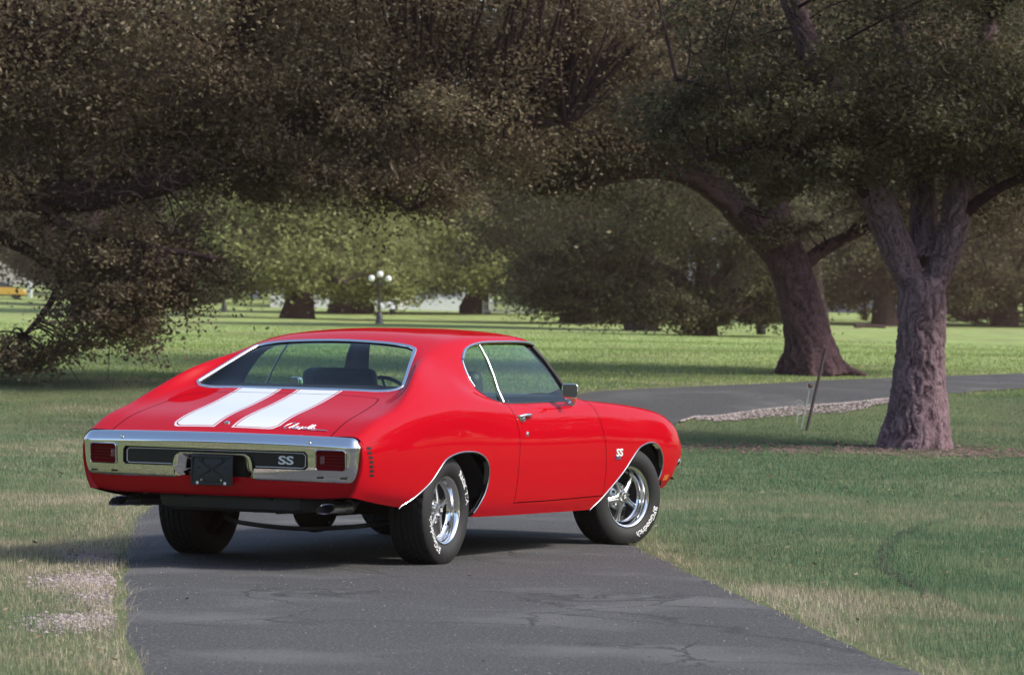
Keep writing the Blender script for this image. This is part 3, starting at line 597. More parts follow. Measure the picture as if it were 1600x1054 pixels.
make_tree('oak_tree', 'wide veil-browned oak whose boughs sweep down to the lawn', lc, limbs,
 [((1.2,0,5.8),(6.4,4.6,2.2),360,280,.85),((4.5,1,7.4),(7.5,4,.9),170,260,.9),((3.4,-.6,1.15),(1.5,1.1,.62),60,170,.36),((2.2,-.7,.42),(.9,.8,.28),22,120,.30),((3.9,-.4,1.9),(1.6,1.2,.7),54,190,.42),((3.2,.4,3.7),(2.6,1.8,1.1),90,330,.60),((8.6,1,6.4),(4.8,3.6,1.5),200,290,.85),((7.2,.3,4.2),(2.9,2.2,1.35),95,340,.65),((7.4,-.4,3.15),(1.7,1.2,.55),46,330,.45),((5.4,0,3.4),(1.4,1.0,.6),30,330,.45),((1.9,-.8,2.6),(.8,1.0,.5),14,220,.4),((10.0,.8,4.9),(2.2,2.0,1.2),50,330,.6)], LF_BRWN, .076, M_BARK2, seed=43, twig_r=.012, keep=gapC, extra=ex)
# dark low-branching oak in the middle right
ld = ground(1092, 522); ld[2] += GZ0-.05
limbs = [(L3([(0,-.1),(0,.3),(.05,.9),(.1,1.6)]), [.75,.6,.5,.42], 0), (L3([(.1,1.2),(-1.2,2.3),(-3.0,2.9),(-5.2,2.5)]), .32, .10), (L3([(.1,1.2),(1.2,1.5),(2.2,1.9),(3.6,2.8)]), .28, .08), (L3([(.1,1.4),(0,3.0),(-.8,5.0)]), .3, .1), (L3([(0,.9),(-1.4,1.2,-.8),(-2.8,1.2,-1.4),(-4.4,.9,-1.8)]), .2, .06), (L3([(.1,1.4),(1.6,3.2,.5),(3.0,4.6,1)]), .24, .08), (L3([(0,1.0),(.6,.9,-1),(1.2,.8,-2)]), .16, .05)]
gapD = lambda p: not (.2 < p[0] < 1.5 and 1.5 < p[2] < 2.9 and p[1] < 2.5) and not (.0 < p[0] < 1.0 and 1.5 < p[2] < 2.3)
make_tree('oak_tree', 'dark dense oak with a low skirt of leaves touching the lawn', ld, limbs,
 [((-1.0,0,5.0),(6.2,5.0,2.3),190,210,1.1),((-4.3,-.6,2.2),(2.6,2.2,1.6),110,270,.75),((-1.2,-1.4,1.1),(2.6,1.4,.75),70,270,.62),((1.8,-.5,2.4),(2.4,2.0,1.6),70,250,.75),((2.4,-.3,1.0),(1.4,1.0,.35),26,170,.5)], LF_DARK, .135, M_BARK2, seed=54, twig_r=.02, keep=gapD)
# pale sunlit oaks beyond, one built and the others copied from it
le = ground(465, 497); le[2] += GZ0-.1
limbs = [(L3([(0,-.2),(0,.3),(.1,1.2),(.1,2.2)]), [1.15,.95,.75,.6], 0), (L3([(.1,1.8),(-2.0,3.0),(-4.6,3.4),(-7,2.6)]), .5, .12), (L3([(.1,1.8),(2.2,3.2),(5.0,3.2),(7.2,2.0)]), .5, .12), (L3([(.1,2.0),(-.5,5),(-1.5,9)]), .5, .15), (L3([(.1,2.0),(1.8,4.5,1),(4,7.5,2)]), .4, .12), (L3([(.1,1.8),(-2,4,-2),(-4,6,-3)]), .4, .12), (L3([(0,1.8),(1.5,2.4,-3),(3,2.2,-5)]), .35, .1)]
lite = make_tree('oak_tree', 'sunlit pale oak with a stout short trunk left of the globe lamp', le, limbs,
 [((0,0,6.4),(7.8,7.0,4.6),200,120,1.6),((-4.6,-1,2.9),(2.8,3.0,1.5),50,130,1.1),((4.6,-1,2.7),(2.8,3.0,1.5),50,130,1.1),((0,-4.0,3.0),(3.4,2.0,1.1),40,130,1.0)], LF_LITE, .30, M_BARK2, seed=65, twig_r=.04)
def gp(u, v, dz=-.1): q = ground(u, v); q[2] += dz; return q
copy_tree(lite, gp(532, 488), (.85, .85, .95), RZ+1.9, 'slim pale oak just left of the globe lamp, in front of the white house')
copy_tree(lite, gp(566, 488.5), (.8, .8, .9), RZ+4.0, 'pale oak whose trunk stands right behind the globe lamp')
copy_tree(lite, gp(742, 489), (1.05, 1.0, 1.0), RZ+.7, 'broad sunlit oak spreading low over the white house front')
copy_tree(lite, gp(330, 473), (1.0, 1.0, 1.05), RZ+2.6, 'sunlit oak beyond the lamp base left of the stout trunk')
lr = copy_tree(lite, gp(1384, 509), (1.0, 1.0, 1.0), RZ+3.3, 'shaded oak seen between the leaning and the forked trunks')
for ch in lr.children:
    if ch.name.startswith('crown'): ch.data = ch.data.copy(); ch.data.materials[0] = LF_DARK  # same oak with darker leaves: shade painted into the crown
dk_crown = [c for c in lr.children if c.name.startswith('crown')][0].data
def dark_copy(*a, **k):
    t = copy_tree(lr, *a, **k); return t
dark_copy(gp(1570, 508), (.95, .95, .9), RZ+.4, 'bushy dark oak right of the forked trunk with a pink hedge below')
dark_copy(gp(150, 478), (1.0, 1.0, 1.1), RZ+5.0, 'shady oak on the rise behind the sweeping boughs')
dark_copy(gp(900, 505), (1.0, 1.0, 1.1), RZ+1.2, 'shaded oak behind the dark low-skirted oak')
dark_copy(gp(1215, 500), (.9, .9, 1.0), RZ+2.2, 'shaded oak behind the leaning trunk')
# tall old oaks whose crowns close the view overhead
limbs = [(L3([(0,-.3),(0,.5),(.2,3),(.2,6),(0,8.5)]), [.9,.7,.55,.5,.4], 0), (L3([(.2,6),(-3,9.5),(-6.5,12.5)]), .45, .12), (L3([(.2,6.5),(3,10),(6.5,13)]), .45, .12), (L3([(0,8),(-.5,12),(.5,17)]), .45, .12), (L3([(.1,6.5),(1,9.5,-3),(2,12,-6)]), .4, .1), (L3([(.1,6.5),(-1,9.5,3),(-2,12,6)]), .4, .1)]
tall = make_tree('oak_tree', 'tall dark oak towering behind the sweeping left boughs', world(182, -20.0, -.2), limbs, [((0,0,14.0),(11.5,9.5,6.6),300,170,2.0)], LF_DARK, .30, M_BARK2, seed=77, twig_r=.05)
copy_tree(tall, world(186, 6.2, -.2), (1.05, 1.0, 1.0), RZ+1.3, 'tall dark oak towering behind the low-skirted oak')
copy_tree(tall, world(176, 13.6, -.2), (1.0, 1.0, 1.05), RZ+3.0, 'tall dark oak rising right behind the leaning trunk')
copy_tree(tall, world(180, 18.9, -.2), (1.0, 1.0, 1.0), RZ+4.4, 'tall dark oak rising right behind the forked trunk')
copy_tree(tall, world(235, -13.1, -.2), (1.1, 1.0, 1.12), RZ+5.2, 'tall dark oak towering right behind the stout pale oak')
k = 0
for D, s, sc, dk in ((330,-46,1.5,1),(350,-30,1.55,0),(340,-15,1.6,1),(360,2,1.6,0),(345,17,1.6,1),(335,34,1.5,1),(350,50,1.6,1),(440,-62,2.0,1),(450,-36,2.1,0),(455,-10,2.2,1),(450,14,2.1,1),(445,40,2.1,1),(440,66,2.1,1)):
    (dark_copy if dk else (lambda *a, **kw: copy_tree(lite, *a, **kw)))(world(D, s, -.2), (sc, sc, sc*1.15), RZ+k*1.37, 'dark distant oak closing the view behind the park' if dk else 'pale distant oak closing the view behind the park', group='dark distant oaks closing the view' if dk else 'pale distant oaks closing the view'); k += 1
# the grove goes on round the drive
for k, (D, s, sc) in enumerate(((-14,24,1.0),(7,27,1.1),(27,31,1.0),(48,35,1.1),(72,40,1.1),(-30,12,1.1),(-36,-7,1.2),(-28,-24,1.1),(-2,-29,1.1),(21,-32,1.0),(44,-36,1.1))):
    dark_copy(world(D, s, -.2), (sc, sc, sc), RZ+k*1.9, 'dark oak of the grove round the drive', group='oaks of the surrounding grove')
# clipped pink-brown hedge and low shrubs under the right-hand oaks
LF_PINK = leaf_mat('reddish hedge leaves', [(0, (.07, .022, .03)), (.5, (.13, .055, .06)), (1, (.22, .10, .09))]); LF_YEL = leaf_mat('yellowing shrub leaves', [(0, (.10, .10, .02)), (.5, (.22, .20, .04)), (1, (.38, .32, .07))])
def shrub(name, label, loc, rx, ry, rzz, leaf, n, size, cat='shrub', group=None, seed=3):
    r = np.random.default_rng(seed); root = tag(empty(name, loc, RZ), label, cat, group)
    g = r.normal(0, 1, (n, 3)); g /= np.linalg.norm(g, axis=1, keepdims=True); C = g*r.random((n, 1))**.4*np.array([rx, ry, rzz*.5])+np.array([0, 0, rzz*.55])
    V, t = leaf_cloud(C, 60, np.full(n, .35), size, np.clip(r.normal(.45, .2, n), 0, 1), r); fast_mesh('foliage', V, np.arange(len(V)), 4, leaf, root, attrs={'tone': t})
    tw = [([(r.normal(0, .1), r.normal(0, .1), -.1), (c[0]*.5, c[1]*.5, c[2]*.6), tuple(c)], .03, .01) for c in C[:30]]
    V, F = limb_mesh(tw, 5, 0); mesh_obj('stems', V, F, M_BARK2, root); return root
shrub('hedge', 'reddish hedge below the bushy dark oak at the right', gp(1545, 506), 4.6, 1.0, 1.3, LF_PINK, 90, .16, 'hedge', seed=5)
shrub('hedge', 'reddish hedge between the dark low oak and the lawn', gp(985, 507), 3.4, .9, 1.1, LF_PINK, 60, .16, 'hedge', seed=6)
shrub('shrub', 'yellow-leaved shrub between the leaning and the forked trunks', gp(1352, 500), 1.3, 1.1, 5.0, LF_YEL, 60, .22, seed=7)
# ------------------------------------------------------------------ the car: x forward, y left, z up, wheels on z = 0
def pchip(X, Y, xs):
    X = np.array(X, float); Y = np.array(Y, float); h = np.diff(X); d = np.diff(Y)/h; n = len(X); m = np.zeros(n)
    for i in range(1, n-1):
        if d[i-1]*d[i] > 0:
            w1 = 2*h[i]+h[i-1]; w2 = h[i]+2*h[i-1]; m[i] = (w1+w2)/(w1/d[i-1]+w2/d[i])
    m[0] = d[0]; m[-1] = d[-1]
    i = np.clip(np.searchsorted(X, xs, 'right')-1, 0, n-2); t = (xs-X[i])/h[i]
    t = np.clip(t, 0, 1)
    return ((1+2*t)*(1-t)**2*Y[i]+t*(1-t)**2*h[i]*m[i]+t*t*(3-2*t)*Y[i+1]+t*t*(t-1)*h[i]*m[i+1])
X0, X1 = -2.56, 2.36
LINES = [
 [(-2.56,.845,.425),(-2.3,.86,.385),(-2.0,.865,.352),(-1.0,.868,.262),(0,.868,.25),(.8,.868,.245),(1.9,.86,.335),(2.1,.85,.35),(2.36,.80,.42)],
 [(-2.56,.875,.485),(-2.3,.905,.45),(-2.0,.912,.42),(-1.0,.908,.345),(0,.902,.33),(.8,.902,.33),(1.9,.905,.41),(2.1,.90,.43),(2.36,.85,.49)],
 [(-2.56,.90,.58),(-2.2,.93,.58),(-1.6,.943,.58),(-.9,.94,.56),(0,.928,.54),(.8,.928,.54),(1.4,.938,.56),(1.9,.93,.56),(2.2,.91,.57),(2.36,.87,.57)],
 [(-2.56,.905,.66),(-2.2,.935,.70),(-1.6,.946,.755),(-.9,.942,.76),(0,.93,.75),(.8,.93,.75),(1.4,.936,.74),(1.9,.925,.71),(2.2,.905,.67),(2.36,.862,.64)],
 [(-2.56,.893,.728),(-2.36,.907,.788),(-2.06,.918,.85),(-1.7,.925,.90),(-1.2,.918,.935),(-.8,.905,.93),(-.4,.892,.908),(0,.888,.90),(.8,.888,.90),(1.13,.89,.89),(1.56,.89,.865),(1.93,.884,.83),(2.16,.872,.78),(2.29,.858,.73),(2.36,.835,.69)],
 [(-2.56,.87,.752),(-2.36,.886,.825),(-2.06,.893,.892),(-1.79,.876,.965),(-1.56,.845,1.02),(-1.2,.80,1.06),(-1.0,.81,1.03),(-.8,.824,.985),(-.5,.836,.944),(0,.838,.936),(.6,.838,.936),(.8,.845,.932),(1.13,.855,.917),(1.56,.85,.892),(1.93,.84,.856),(2.16,.825,.808),(2.29,.80,.752),(2.36,.78,.71)],
 [(-2.56,.855,.761),(-2.36,.872,.838),(-2.06,.877,.910),(-1.79,.842,1.003),(-1.56,.79,1.08),(-1.2,.715,1.145),(-.8,.735,1.13),(-.5,.75,1.13),(0,.75,1.13),(.40,.745,1.13),(.55,.775,1.03),(.72,.81,.947),(.85,.81,.938),(1.13,.80,.925),(1.56,.78,.90),(1.93,.77,.865),(2.16,.75,.82),(2.29,.73,.76),(2.36,.71,.72)],
 [(-2.56,.83,.766),(-2.36,.85,.846),(-2.06,.85,.922),(-1.79,.80,1.030),(-1.56,.728,1.128),(-1.15,.64,1.228),(-.8,.632,1.288),(-.35,.632,1.318),(.1,.62,1.322),(.40,.60,1.310),(.55,.69,1.14),(.72,.775,.955),(.85,.76,.943),(1.13,.72,.930),(1.56,.70,.905),(2.0,.68,.865),(2.2,.66,.83),(2.36,.64,.755)],
 [(-2.56,.70,.764),(-2.36,.72,.842),(-2.06,.73,.912),(-1.79,.715,.980),(-1.63,.69,1.033),(-1.4,.615,1.142),(-1.12,.53,1.262),(-.8,.52,1.326),(-.35,.50,1.350),(.1,.50,1.354),(.40,.52,1.332),(.55,.60,1.21),(.72,.66,1.05),(.85,.62,.965),(1.13,.58,.938),(1.56,.56,.92),(2.0,.54,.885),(2.2,.52,.85),(2.36,.5,.775)],
 [(-2.56,.36,.768),(-2.36,.37,.848),(-2.06,.37,.920),(-1.79,.36,.988),(-1.68,.35,1.02),(-1.4,.31,1.155),(-1.12,.27,1.285),(-.8,.26,1.352),(-.35,.25,1.374),(.1,.25,1.376),(.4,.27,1.352),(.55,.30,1.27),(.72,.33,1.14),(.90,.33,.995),(1.0,.32,.955),(1.3,.30,.945),(2.0,.28,.90),(2.2,.27,.865),(2.36,.26,.785)],
 [(-2.56,0,.770),(-2.36,0,.850),(-2.06,0,.923),(-1.79,0,.990),(-1.70,0,1.02),(-1.4,0,1.160),(-1.12,0,1.291),(-.8,0,1.359),(-.35,0,1.380),(.1,0,1.381),(.4,0,1.357),(.55,0,1.28),(.72,0,1.16),(.93,0,.995),(1.03,0,.96),(1.3,0,.95),(2.0,0,.905),(2.2,0,.87),(2.36,0,.79)],
]
SEG = [6, 6, 7, 7, 6, 7, 7, 6, 9, 9]
NX = 330
XS = np.linspace(X0, X1, NX)
def gsm(a, sig):
    k = int(3*sig)+1; w = np.exp(-.5*(np.arange(-k, k+1)/sig)**2); w /= w.sum()
    p = np.concatenate([2*a[0]-a[k:0:-1], a, 2*a[-1]-a[-2:-k-2:-1]])
    return np.convolve(p, w, 'valid')
ctl = []
for ln in LINES:
    xs = [p[0] for p in ln]
    ctl.append(np.stack([gsm(pchip(xs, [p[1] for p in ln], XS), 2.6), gsm(pchip(xs, [p[2] for p in ln], XS), 2.6)], -1))
ctl = np.array(ctl); ctl[-1, :, 0] = 0                    # (11, NX, 2)
def section(P):
    Q = np.vstack([[P[0]*2-P[1]], P, [[-P[-2][0], P[-2][1]]]]); out = []
    for i, ns in enumerate(SEG):
        p0, p1, p2, p3 = Q[i], Q[i+1], Q[i+2], Q[i+3]
        a = max(np.linalg.norm(p1-p0), 1e-4)**.5; b = max(np.linalg.norm(p2-p1), 1e-4)**.5; c = max(np.linalg.norm(p3-p2), 1e-4)**.5
        m1 = (p2-p1)+b*((p1-p0)/a-(p2-p0)/(a+b)); m2 = (p2-p1)+b*((p3-p2)/c-(p3-p1)/(b+c))
        for k in range(ns):
            t = k/ns
            out.append((2*t**3-3*t*t+1)*p1+(t**3-2*t*t+t)*m1+(-2*t**3+3*t*t)*p2+(t**3-t*t)*m2)
    out.append(P[-1]); return np.array(out)
GRID = np.zeros((NX, sum(SEG)+1, 3))
for i in range(NX):
    s = section(ctl[:, i]); GRID[i, :, 0] = XS[i]; GRID[i, :, 1] = s[:, 0]; GRID[i, :, 2] = s[:, 1]
for _ in range(2):                                        # ease the section kinks
    G = GRID.copy(); G[:, 1:-1, 1:] = .5*GRID[:, 1:-1, 1:]+.25*(GRID[:, :-2, 1:]+GRID[:, 2:, 1:]); GRID = G
def sst(a, b, x): t = np.clip((x-a)/(b-a), 0, 1); return t*t*(3-2*t)
_bow = 1-np.clip(GRID[..., 1]/.9, 0, 1)**2
GRID[..., 0] += -.065*_bow*sst(-1.95, -2.56, GRID[..., 0])+.10*_bow*sst(1.6, 2.36, GRID[..., 0])
NS = GRID.shape[1]
_du = np.gradient(GRID, axis=0); _dv = np.gradient(GRID, axis=1)
NRM = np.cross(_dv, _du); NRM /= np.linalg.norm(NRM, axis=-1, keepdims=True)+1e-12
if NRM[NX//2, 12, 1] < 0: NRM = -NRM
NRM[:, -1, 1] = 0; NRM /= np.linalg.norm(NRM, axis=-1, keepdims=True)
KD = KDTree(NX*NS); _gf = GRID.reshape(-1, 3); _nf = NRM.reshape(-1, 3)
for i, p in enumerate(_gf): KD.insert(p, i)
KD.balance()
def surf_normal(co):
    s = 1 if co[1] >= 0 else -1
    acc = np.zeros(3)
    for c, i, d in KD.find_n((co[0], abs(co[1]), co[2]), 4): acc += _nf[i]/(d+1e-4)
    acc[1] *= s; return acc/np.linalg.norm(acc)
bm = bmesh.new()
gv = [[bm.verts.new(GRID[i, j]) for j in range(NS)] for i in range(NX)]
for i in range(NX-1):
    for j in range(NS-1):
        bm.faces.new((gv[i][j], gv[i][j+1], gv[i+1][j+1], gv[i+1][j]))
bm.normal_update()
BVH = BVHTree.FromBMesh(bm)
def on_side(x, z, s=1, out=0.0):
    h = BVH.ray_cast(Vector((x, 2, z)), Vector((0, -1, 0)))
    y = h[0].y if h[0] else .87
    p = np.array([x, y, z])
    n = surf_normal(p); p = p+n*out
    return np.array([p[0], p[1]*s, p[2]])
def on_top(x, y, out=0.0):
    h = BVH.ray_cast(Vector((x, max(abs(y), .001), 3)), Vector((0, 0, -1)))
    z = h[0].z if h[0] else .8
    p = np.array([x, abs(y), z]); p = p+surf_normal(p)*out
    return np.array([p[0], p[1]*(1 if y >= 0 else -1), p[2]])
def cut_line(bm, pts, ax, test, closed=False, pad=.004):
    """split the faces under a polyline seen along the axis not in ax"""
    P = [np.array(p, float) for p in pts]; n = len(P); i0, i1 = ax
    lo = np.min(P, axis=0)-.02; hi = np.max(P, axis=0)+.02; cand = {}
    def box(f):
        us = [v.co[i0] for v in f.verts]; vs = [v.co[i1] for v in f.verts]; return (min(us), max(us), min(vs), max(vs))
    for f in bm.faces:
        c = f.calc_center_median()
        if lo[0] < c[i0] < hi[0] and lo[1] < c[i1] < hi[1] and test(c): cand[f] = box(f)
    for i in range(n if closed else n-1):
        a, b = P[i], P[(i+1) % n]; d = b-a; L = np.linalg.norm(d)
        if L < 1e-7: continue
        d /= L; l0, l1 = np.minimum(a, b)-pad; h0, h1 = np.maximum(a, b)+pad
        fs = [f for f, q in cand.items() if not (q[1] < l0 or q[0] > h0 or q[3] < l1 or q[2] > h1)]
        if not fs: continue
        co = Vector((0, 0, 0)); no = Vector((0, 0, 0)); co[i0], co[i1] = a; no[i0], no[i1] = -d[1], d[0]
        geo = set(fs)
        for f in fs: geo.update(f.edges); geo.update(f.verts)
        res = bmesh.ops.bisect_plane(bm, geom=list(geo), plane_co=co, plane_no=no, dist=1e-6)
        new = set()
        for e in res['geom_cut']: new.update(e.link_faces)
        cand = {f: q for f, q in cand.items() if f.is_valid and f not in new}
        for f in new:
            if f.is_valid and test(f.calc_center_median()): cand[f] = box(f)
def inside(p, poly):
    x, y = p; c = False; n = len(poly)
    for i in range(n):
        x1, y1 = poly[i]; x2, y2 = poly[(i+1) % n]
        if (y1 > y) != (y2 > y) and x < (x2-x1)*(y-y1)/(y2-y1)+x1: c = not c
    return c
def offset_line(pts, w):
    P = np.array(pts, float); out = []
    for i in range(len(P)):
        t = P[min(i+1, len(P)-1)]-P[max(i-1, 0)]; t /= np.linalg.norm(t); out.append(P[i]+np.array([-t[1], t[0]])*w)
    return np.array(out)
def line_dist(p, pts):
    best = 9
    for i in range(len(pts)-1):
        a = pts[i]; b = pts[i+1]; d = b-a; t = np.clip(np.dot(p-a, d)/np.dot(d, d), 0, 1); best = min(best, np.linalg.norm(p-a-d*t))
    return best
side = lambda c: c[1] > .80 and c[2] < .965
green = lambda c: c[1] > .55 and c[2] > .93 and -1.2 < c[0] < .75
topf = lambda c: True
REAR_ARCH = smooth_path([(-2.035,.345),(-1.885,.419),(-1.74,.492),(-1.65,.56),(-1.562,.619),(-1.43,.649),(-1.284,.659),(-1.129,.651),(-1.012,.62),(-.945,.573),(-.925,.505),(-.945,.415),(-.99,.345),(-1.04,.255)], 44)
FRONT_ARCH = smooth_path([(.785,.24),(.83,.262),(.99,.354),(1.20,.473),(1.325,.561),(1.432,.625),(1.564,.654),(1.70,.657),(1.815,.623),(1.887,.557),(1.90,.495),(1.88,.42),(1.84,.33)], 44)
WIN = [(-.46,.9385),(-.60,.948),(-.72,.972),(-.80,1.003),(-.85,1.035),(-.862,1.08),(-.852,1.14),(-.826,1.195),(-.77,1.236),(-.69,1.265),(-.55,1.288),(-.35,1.300),(.05,1.304),(.30,1.300),(.385,1.285),(.55,1.045),(.60,.952),(.585,.940),(.40,.9385)]
REARW = [(-1.722,-.05),(-1.722,0),(-1.712,.30),(-1.675,.56),(-1.645,.655),(-1.615,.677),(-1.575,.668),(-1.19,.548),(-1.135,.515),(-1.108,.455),(-1.097,.30),(-1.092,0),(-1.092,-.05)]
WSH = [(1.0,-.05),(1.0,0),(.975,.30),(.86,.55),(.745,.675),(.70,.685),(.43,.54),(.395,.48),(.38,.3),(.375,0),(.375,-.05)]
DOOR_R = smooth_path([(-.585,.952),(-.555,.90),(-.535,.866),(-.497,.78),(-.487,.663),(-.487,.50),(-.487,.331)], 14)
DOOR_F = smooth_path([(.735,.945),(.79,.87),(.855,.72),(.89,.636),(.912,.513),(.918,.42),(.915,.331)], 14)
DOOR_B = np.array([(-.487,.331),(.1,.328),(.915,.331)])
LID = np.array([(-2.75,.70),(-2.5,.70),(-2.2,.685),(-1.95,.66),(-1.83,.63),(-1.80,.58),(-1.805,.3),(-1.81,-.05)])
HOOD = np.array([(2.6,.70),(2.0,.71),(1.4,.73),(1.12,.735),(1.085,.70),(1.10,.3),(1.11,-.05)])
cut_line(bm, [tuple(p) for p in REAR_ARCH]+[(-1.04,.2)], (0, 2), side); cut_line(bm, [tuple(p) for p in FRONT_ARCH], (0, 2), side)
cut_line(bm, WIN, (0, 2), green, True)
cut_line(bm, [(-.478,1.31),(-.520,.925)], (0, 2), green)
cut_line(bm, REARW, (0, 1), lambda c: c[0] < -1.0 and c[2] > .95); cut_line(bm, WSH, (0, 1), lambda c: c[0] > .3 and c[2] > .93)
GAP = .0032
SEAMS = [(DOOR_R, (0, 2), side), (DOOR_F, (0, 2), side), (DOOR_B, (0, 2), side), (LID, (0, 1), lambda c: c[0] < -1.7 and c[2] > .70), (HOOD, (0, 1), lambda c: c[0] > 1.0 and c[2] > .68)]
for ln, ax, ts in SEAMS:
    for w in (-GAP, GAP): cut_line(bm, [tuple(p) for p in offset_line(ln, w)], ax, ts)
ra = [tuple(p) for p in REAR_ARCH]+[(-1.04,.1),(-2.05,.1)]; fa = [tuple(p) for p in FRONT_ARCH]+[(1.84,.1),(.78,.1)]
door_poly = [tuple(p) for p in DOOR_R]+[tuple(p) for p in DOOR_B[1:-1]]+[tuple(p) for p in DOOR_F[::-1]]
lid_poly = [tuple(p) for p in LID]+[(-2.75,-.05)]; hood_poly = [tuple(p) for p in HOOD]+[(2.6,-.05)]
STRIPES = []
def stripe_poly(e):                                       # e: inset of the outline
    return [(-2.555+e,.055+e),(-2.50,.052+e),(-1.715-e*.2,.052+e),(-1.715-e*.2,.342-e),(-2.47,.342-e),(-2.50,.340-e),(-2.545+e,.318-e),(-2.555+e,.295-e)]
for e in (0.0, .011, .019):
    cut_line(bm, stripe_poly(e), (0, 1), lambda c: c[0] < -1.65 and c[2] > .7, True)
sp0, sp1, sp2 = stripe_poly(0), stripe_poly(.011), stripe_poly(.019)
REG = {}
for f in bm.faces:
    c = f.calc_center_median(); xz = (c.x, c.z); xy = (c.x, c.y); r = None
    if c.y > .8 and c.z < .965:
        if inside(xz, ra) or inside(xz, fa): continue
        if any(line_dist(np.array(xz), ln) < GAP*.98 for ln in (DOOR_R, DOOR_F, DOOR_B)): continue
        if inside(xz, door_poly): r = 'door'
    if green(c) and inside(xz, WIN): r = 'quarter_glass' if c.x < -.478-.042*(1.31-c.z)/.385 else 'door_glass'
    if r is None and c.x < -1.0 and c.z > .95 and inside(xy, REARW): r = 'rear_glass'
    if r is None and c.x > .3 and c.z > .93 and inside(xy, WSH): r = 'windshield'
    if r is None and c.x < -1.7 and c.z > .70:
        if line_dist(np.array(xy), LID) < GAP*.98: continue
        if inside(xy, lid_poly): r = 'trunk_lid'
    if r in (None, 'trunk_lid') and c.x < -1.65 and inside(xy, sp0):
        r = 'stripe' if (not inside(xy, sp1) or inside(xy, sp2)) else r
    if r is None and c.x > 1.0 and c.z > .68:
        if line_dist(np.array(xy), HOOD) < GAP*.98: continue
        if inside(xy, hood_poly): r = 'hood'
    if r is None and c.x > .74 and c.y > .70 and not (c.z > .93 and c.x < .80): r = 'fender' if c.z > .3 and (c.x > .95 or c.z > .332 and c.x > np.interp(-c.z, -DOOR_F[:, 1], DOOR_F[:, 0])) else None
    REG.setdefault(r or 'body', []).append([v.co[:] for v in f.verts])
bm.free()
def panel(name, keys, mat, parent, sides=(1, -1), off=0.0, flip=False):
    idx = {}; V = []; F = []
    for s in sides:
        for k in keys:
            for vs in REG.get(k, []):
                f = []
                for co in vs:
                    q = (round(co[0], 5), round(co[1]*s, 5), round(co[2], 5))
                    if q not in idx: idx[q] = len(V); V.append(q)
                    if not f or f[-1] != idx[q]: f.append(idx[q])
                if len(f) > 1 and f[0] == f[-1]: f.pop()
                if len(f) < 3: continue
                F.append(tuple(f if (s > 0) != flip else f[::-1]))
    nr = np.array([surf_normal(v) for v in V]); P = np.array(V)+nr*off
    o = mesh_obj(name, P, F, mat, parent)
    o.data.normals_split_custom_set_from_vertices((-nr if flip else nr).tolist())
    return o

M_RED = pmat('red paint', (.415, .0026, .010), .45, 0, .42, spec=.0, coat_rough=.012)
M_WHITE = pmat('white stripe paint', (.80, .81, .82), .35, 0, 1.0)
M_CHROME = pmat('chrome', (.86, .87, .88), .04, 1.0, rvar=.03, nscale=8)
M_BRIGHT = pmat('polished trim', (.80, .81, .82), .12, 1.0)
M_MOULD = pmat('stainless moulding', (.62, .63, .65), .16, 1.0)
M_DIV = pmat('dull stainless', (.42, .43, .45), .35, 1.0)
M_ALU = pmat('argent wheel paint', (.50, .51, .53), .28, .9)
M_RUB = pmat('tyre rubber', (.013, .013, .014), .7, 0, noise=.25, nscale=60, bump=.15, bscale=400)
M_LET = pmat('raised white lettering', (.75, .75, .74), .6)
M_BLK = pmat('satin black', (.012, .012, .013), .45)
M_TRIM = pmat('black vinyl', (.016, .017, .018), .5, bump=.2, bscale=300)
M_DARK = pmat('underbody black', (.010, .010, .011), .8, noise=.4, nscale=12)
M_STEEL = pmat('aged exhaust steel', (.16, .16, .17), .42, .8, noise=.3, nscale=14, bump=.1, bscale=80)
M_TANK = pmat('galvanised tank steel', (.045, .050, .055), .55, .4, noise=.35, nscale=7, bump=.25, bscale=20)
M_GLS = glass_mat('tinted side glass', (.70, .90, .76)); M_RGLS = glass_mat('tinted rear glass', (.82, .90, .89)); M_WGLS = glass_mat('windshield glass', (.85, .93, .90))
M_LENS, _nt, _b = new_mat('red lens'); _b.inputs['Base Color'].default_value = (.16, .002, .007, 1); _b.inputs['Roughness'].default_value = .25; _b.inputs['Specular IOR Level'].default_value = .12
M_RIB = pmat('lens rib', (.14, .012, .02), .3, spec=.2)
M_CLEAR = pmat('reverse lamp lens', (.22, .07, .08), .15, 0, .5)
M_AMB = pmat('amber lens', (.8, .18, .02), .2, 0, 1.0)

CAR = tag(empty('parked_car'), 'red muscle coupe with white trunk stripes parked on the asphalt drive', 'car')
panel('body_shell', ['body'], M_RED, CAR)
panel('trunk_lid', ['trunk_lid'], M_RED, CAR)
panel('hood', ['hood'], M_RED, CAR)
for s in (1, -1):
    panel('stripe', ['stripe'], M_WHITE, CAR, (s,))
    d = panel('door', ['door'], M_RED, CAR, (s,))
    panel('fender', ['fender'], M_RED, CAR, (s,))
    panel('door_glass', ['door_glass'], M_GLS, CAR, (s,), -.012)
    panel('quarter_glass', ['quarter_glass'], M_GLS, CAR, (s,), -.012)
panel('rear_glass', ['rear_glass'], M_RGLS, CAR, off=-.006)
panel('windshield', ['windshield'], M_WGLS, CAR, off=-.006)
panel('interior_lining', ['body', 'door', 'fender', 'trunk_lid', 'hood', 'stripe'], M_BLK, CAR, off=-.02, flip=True)

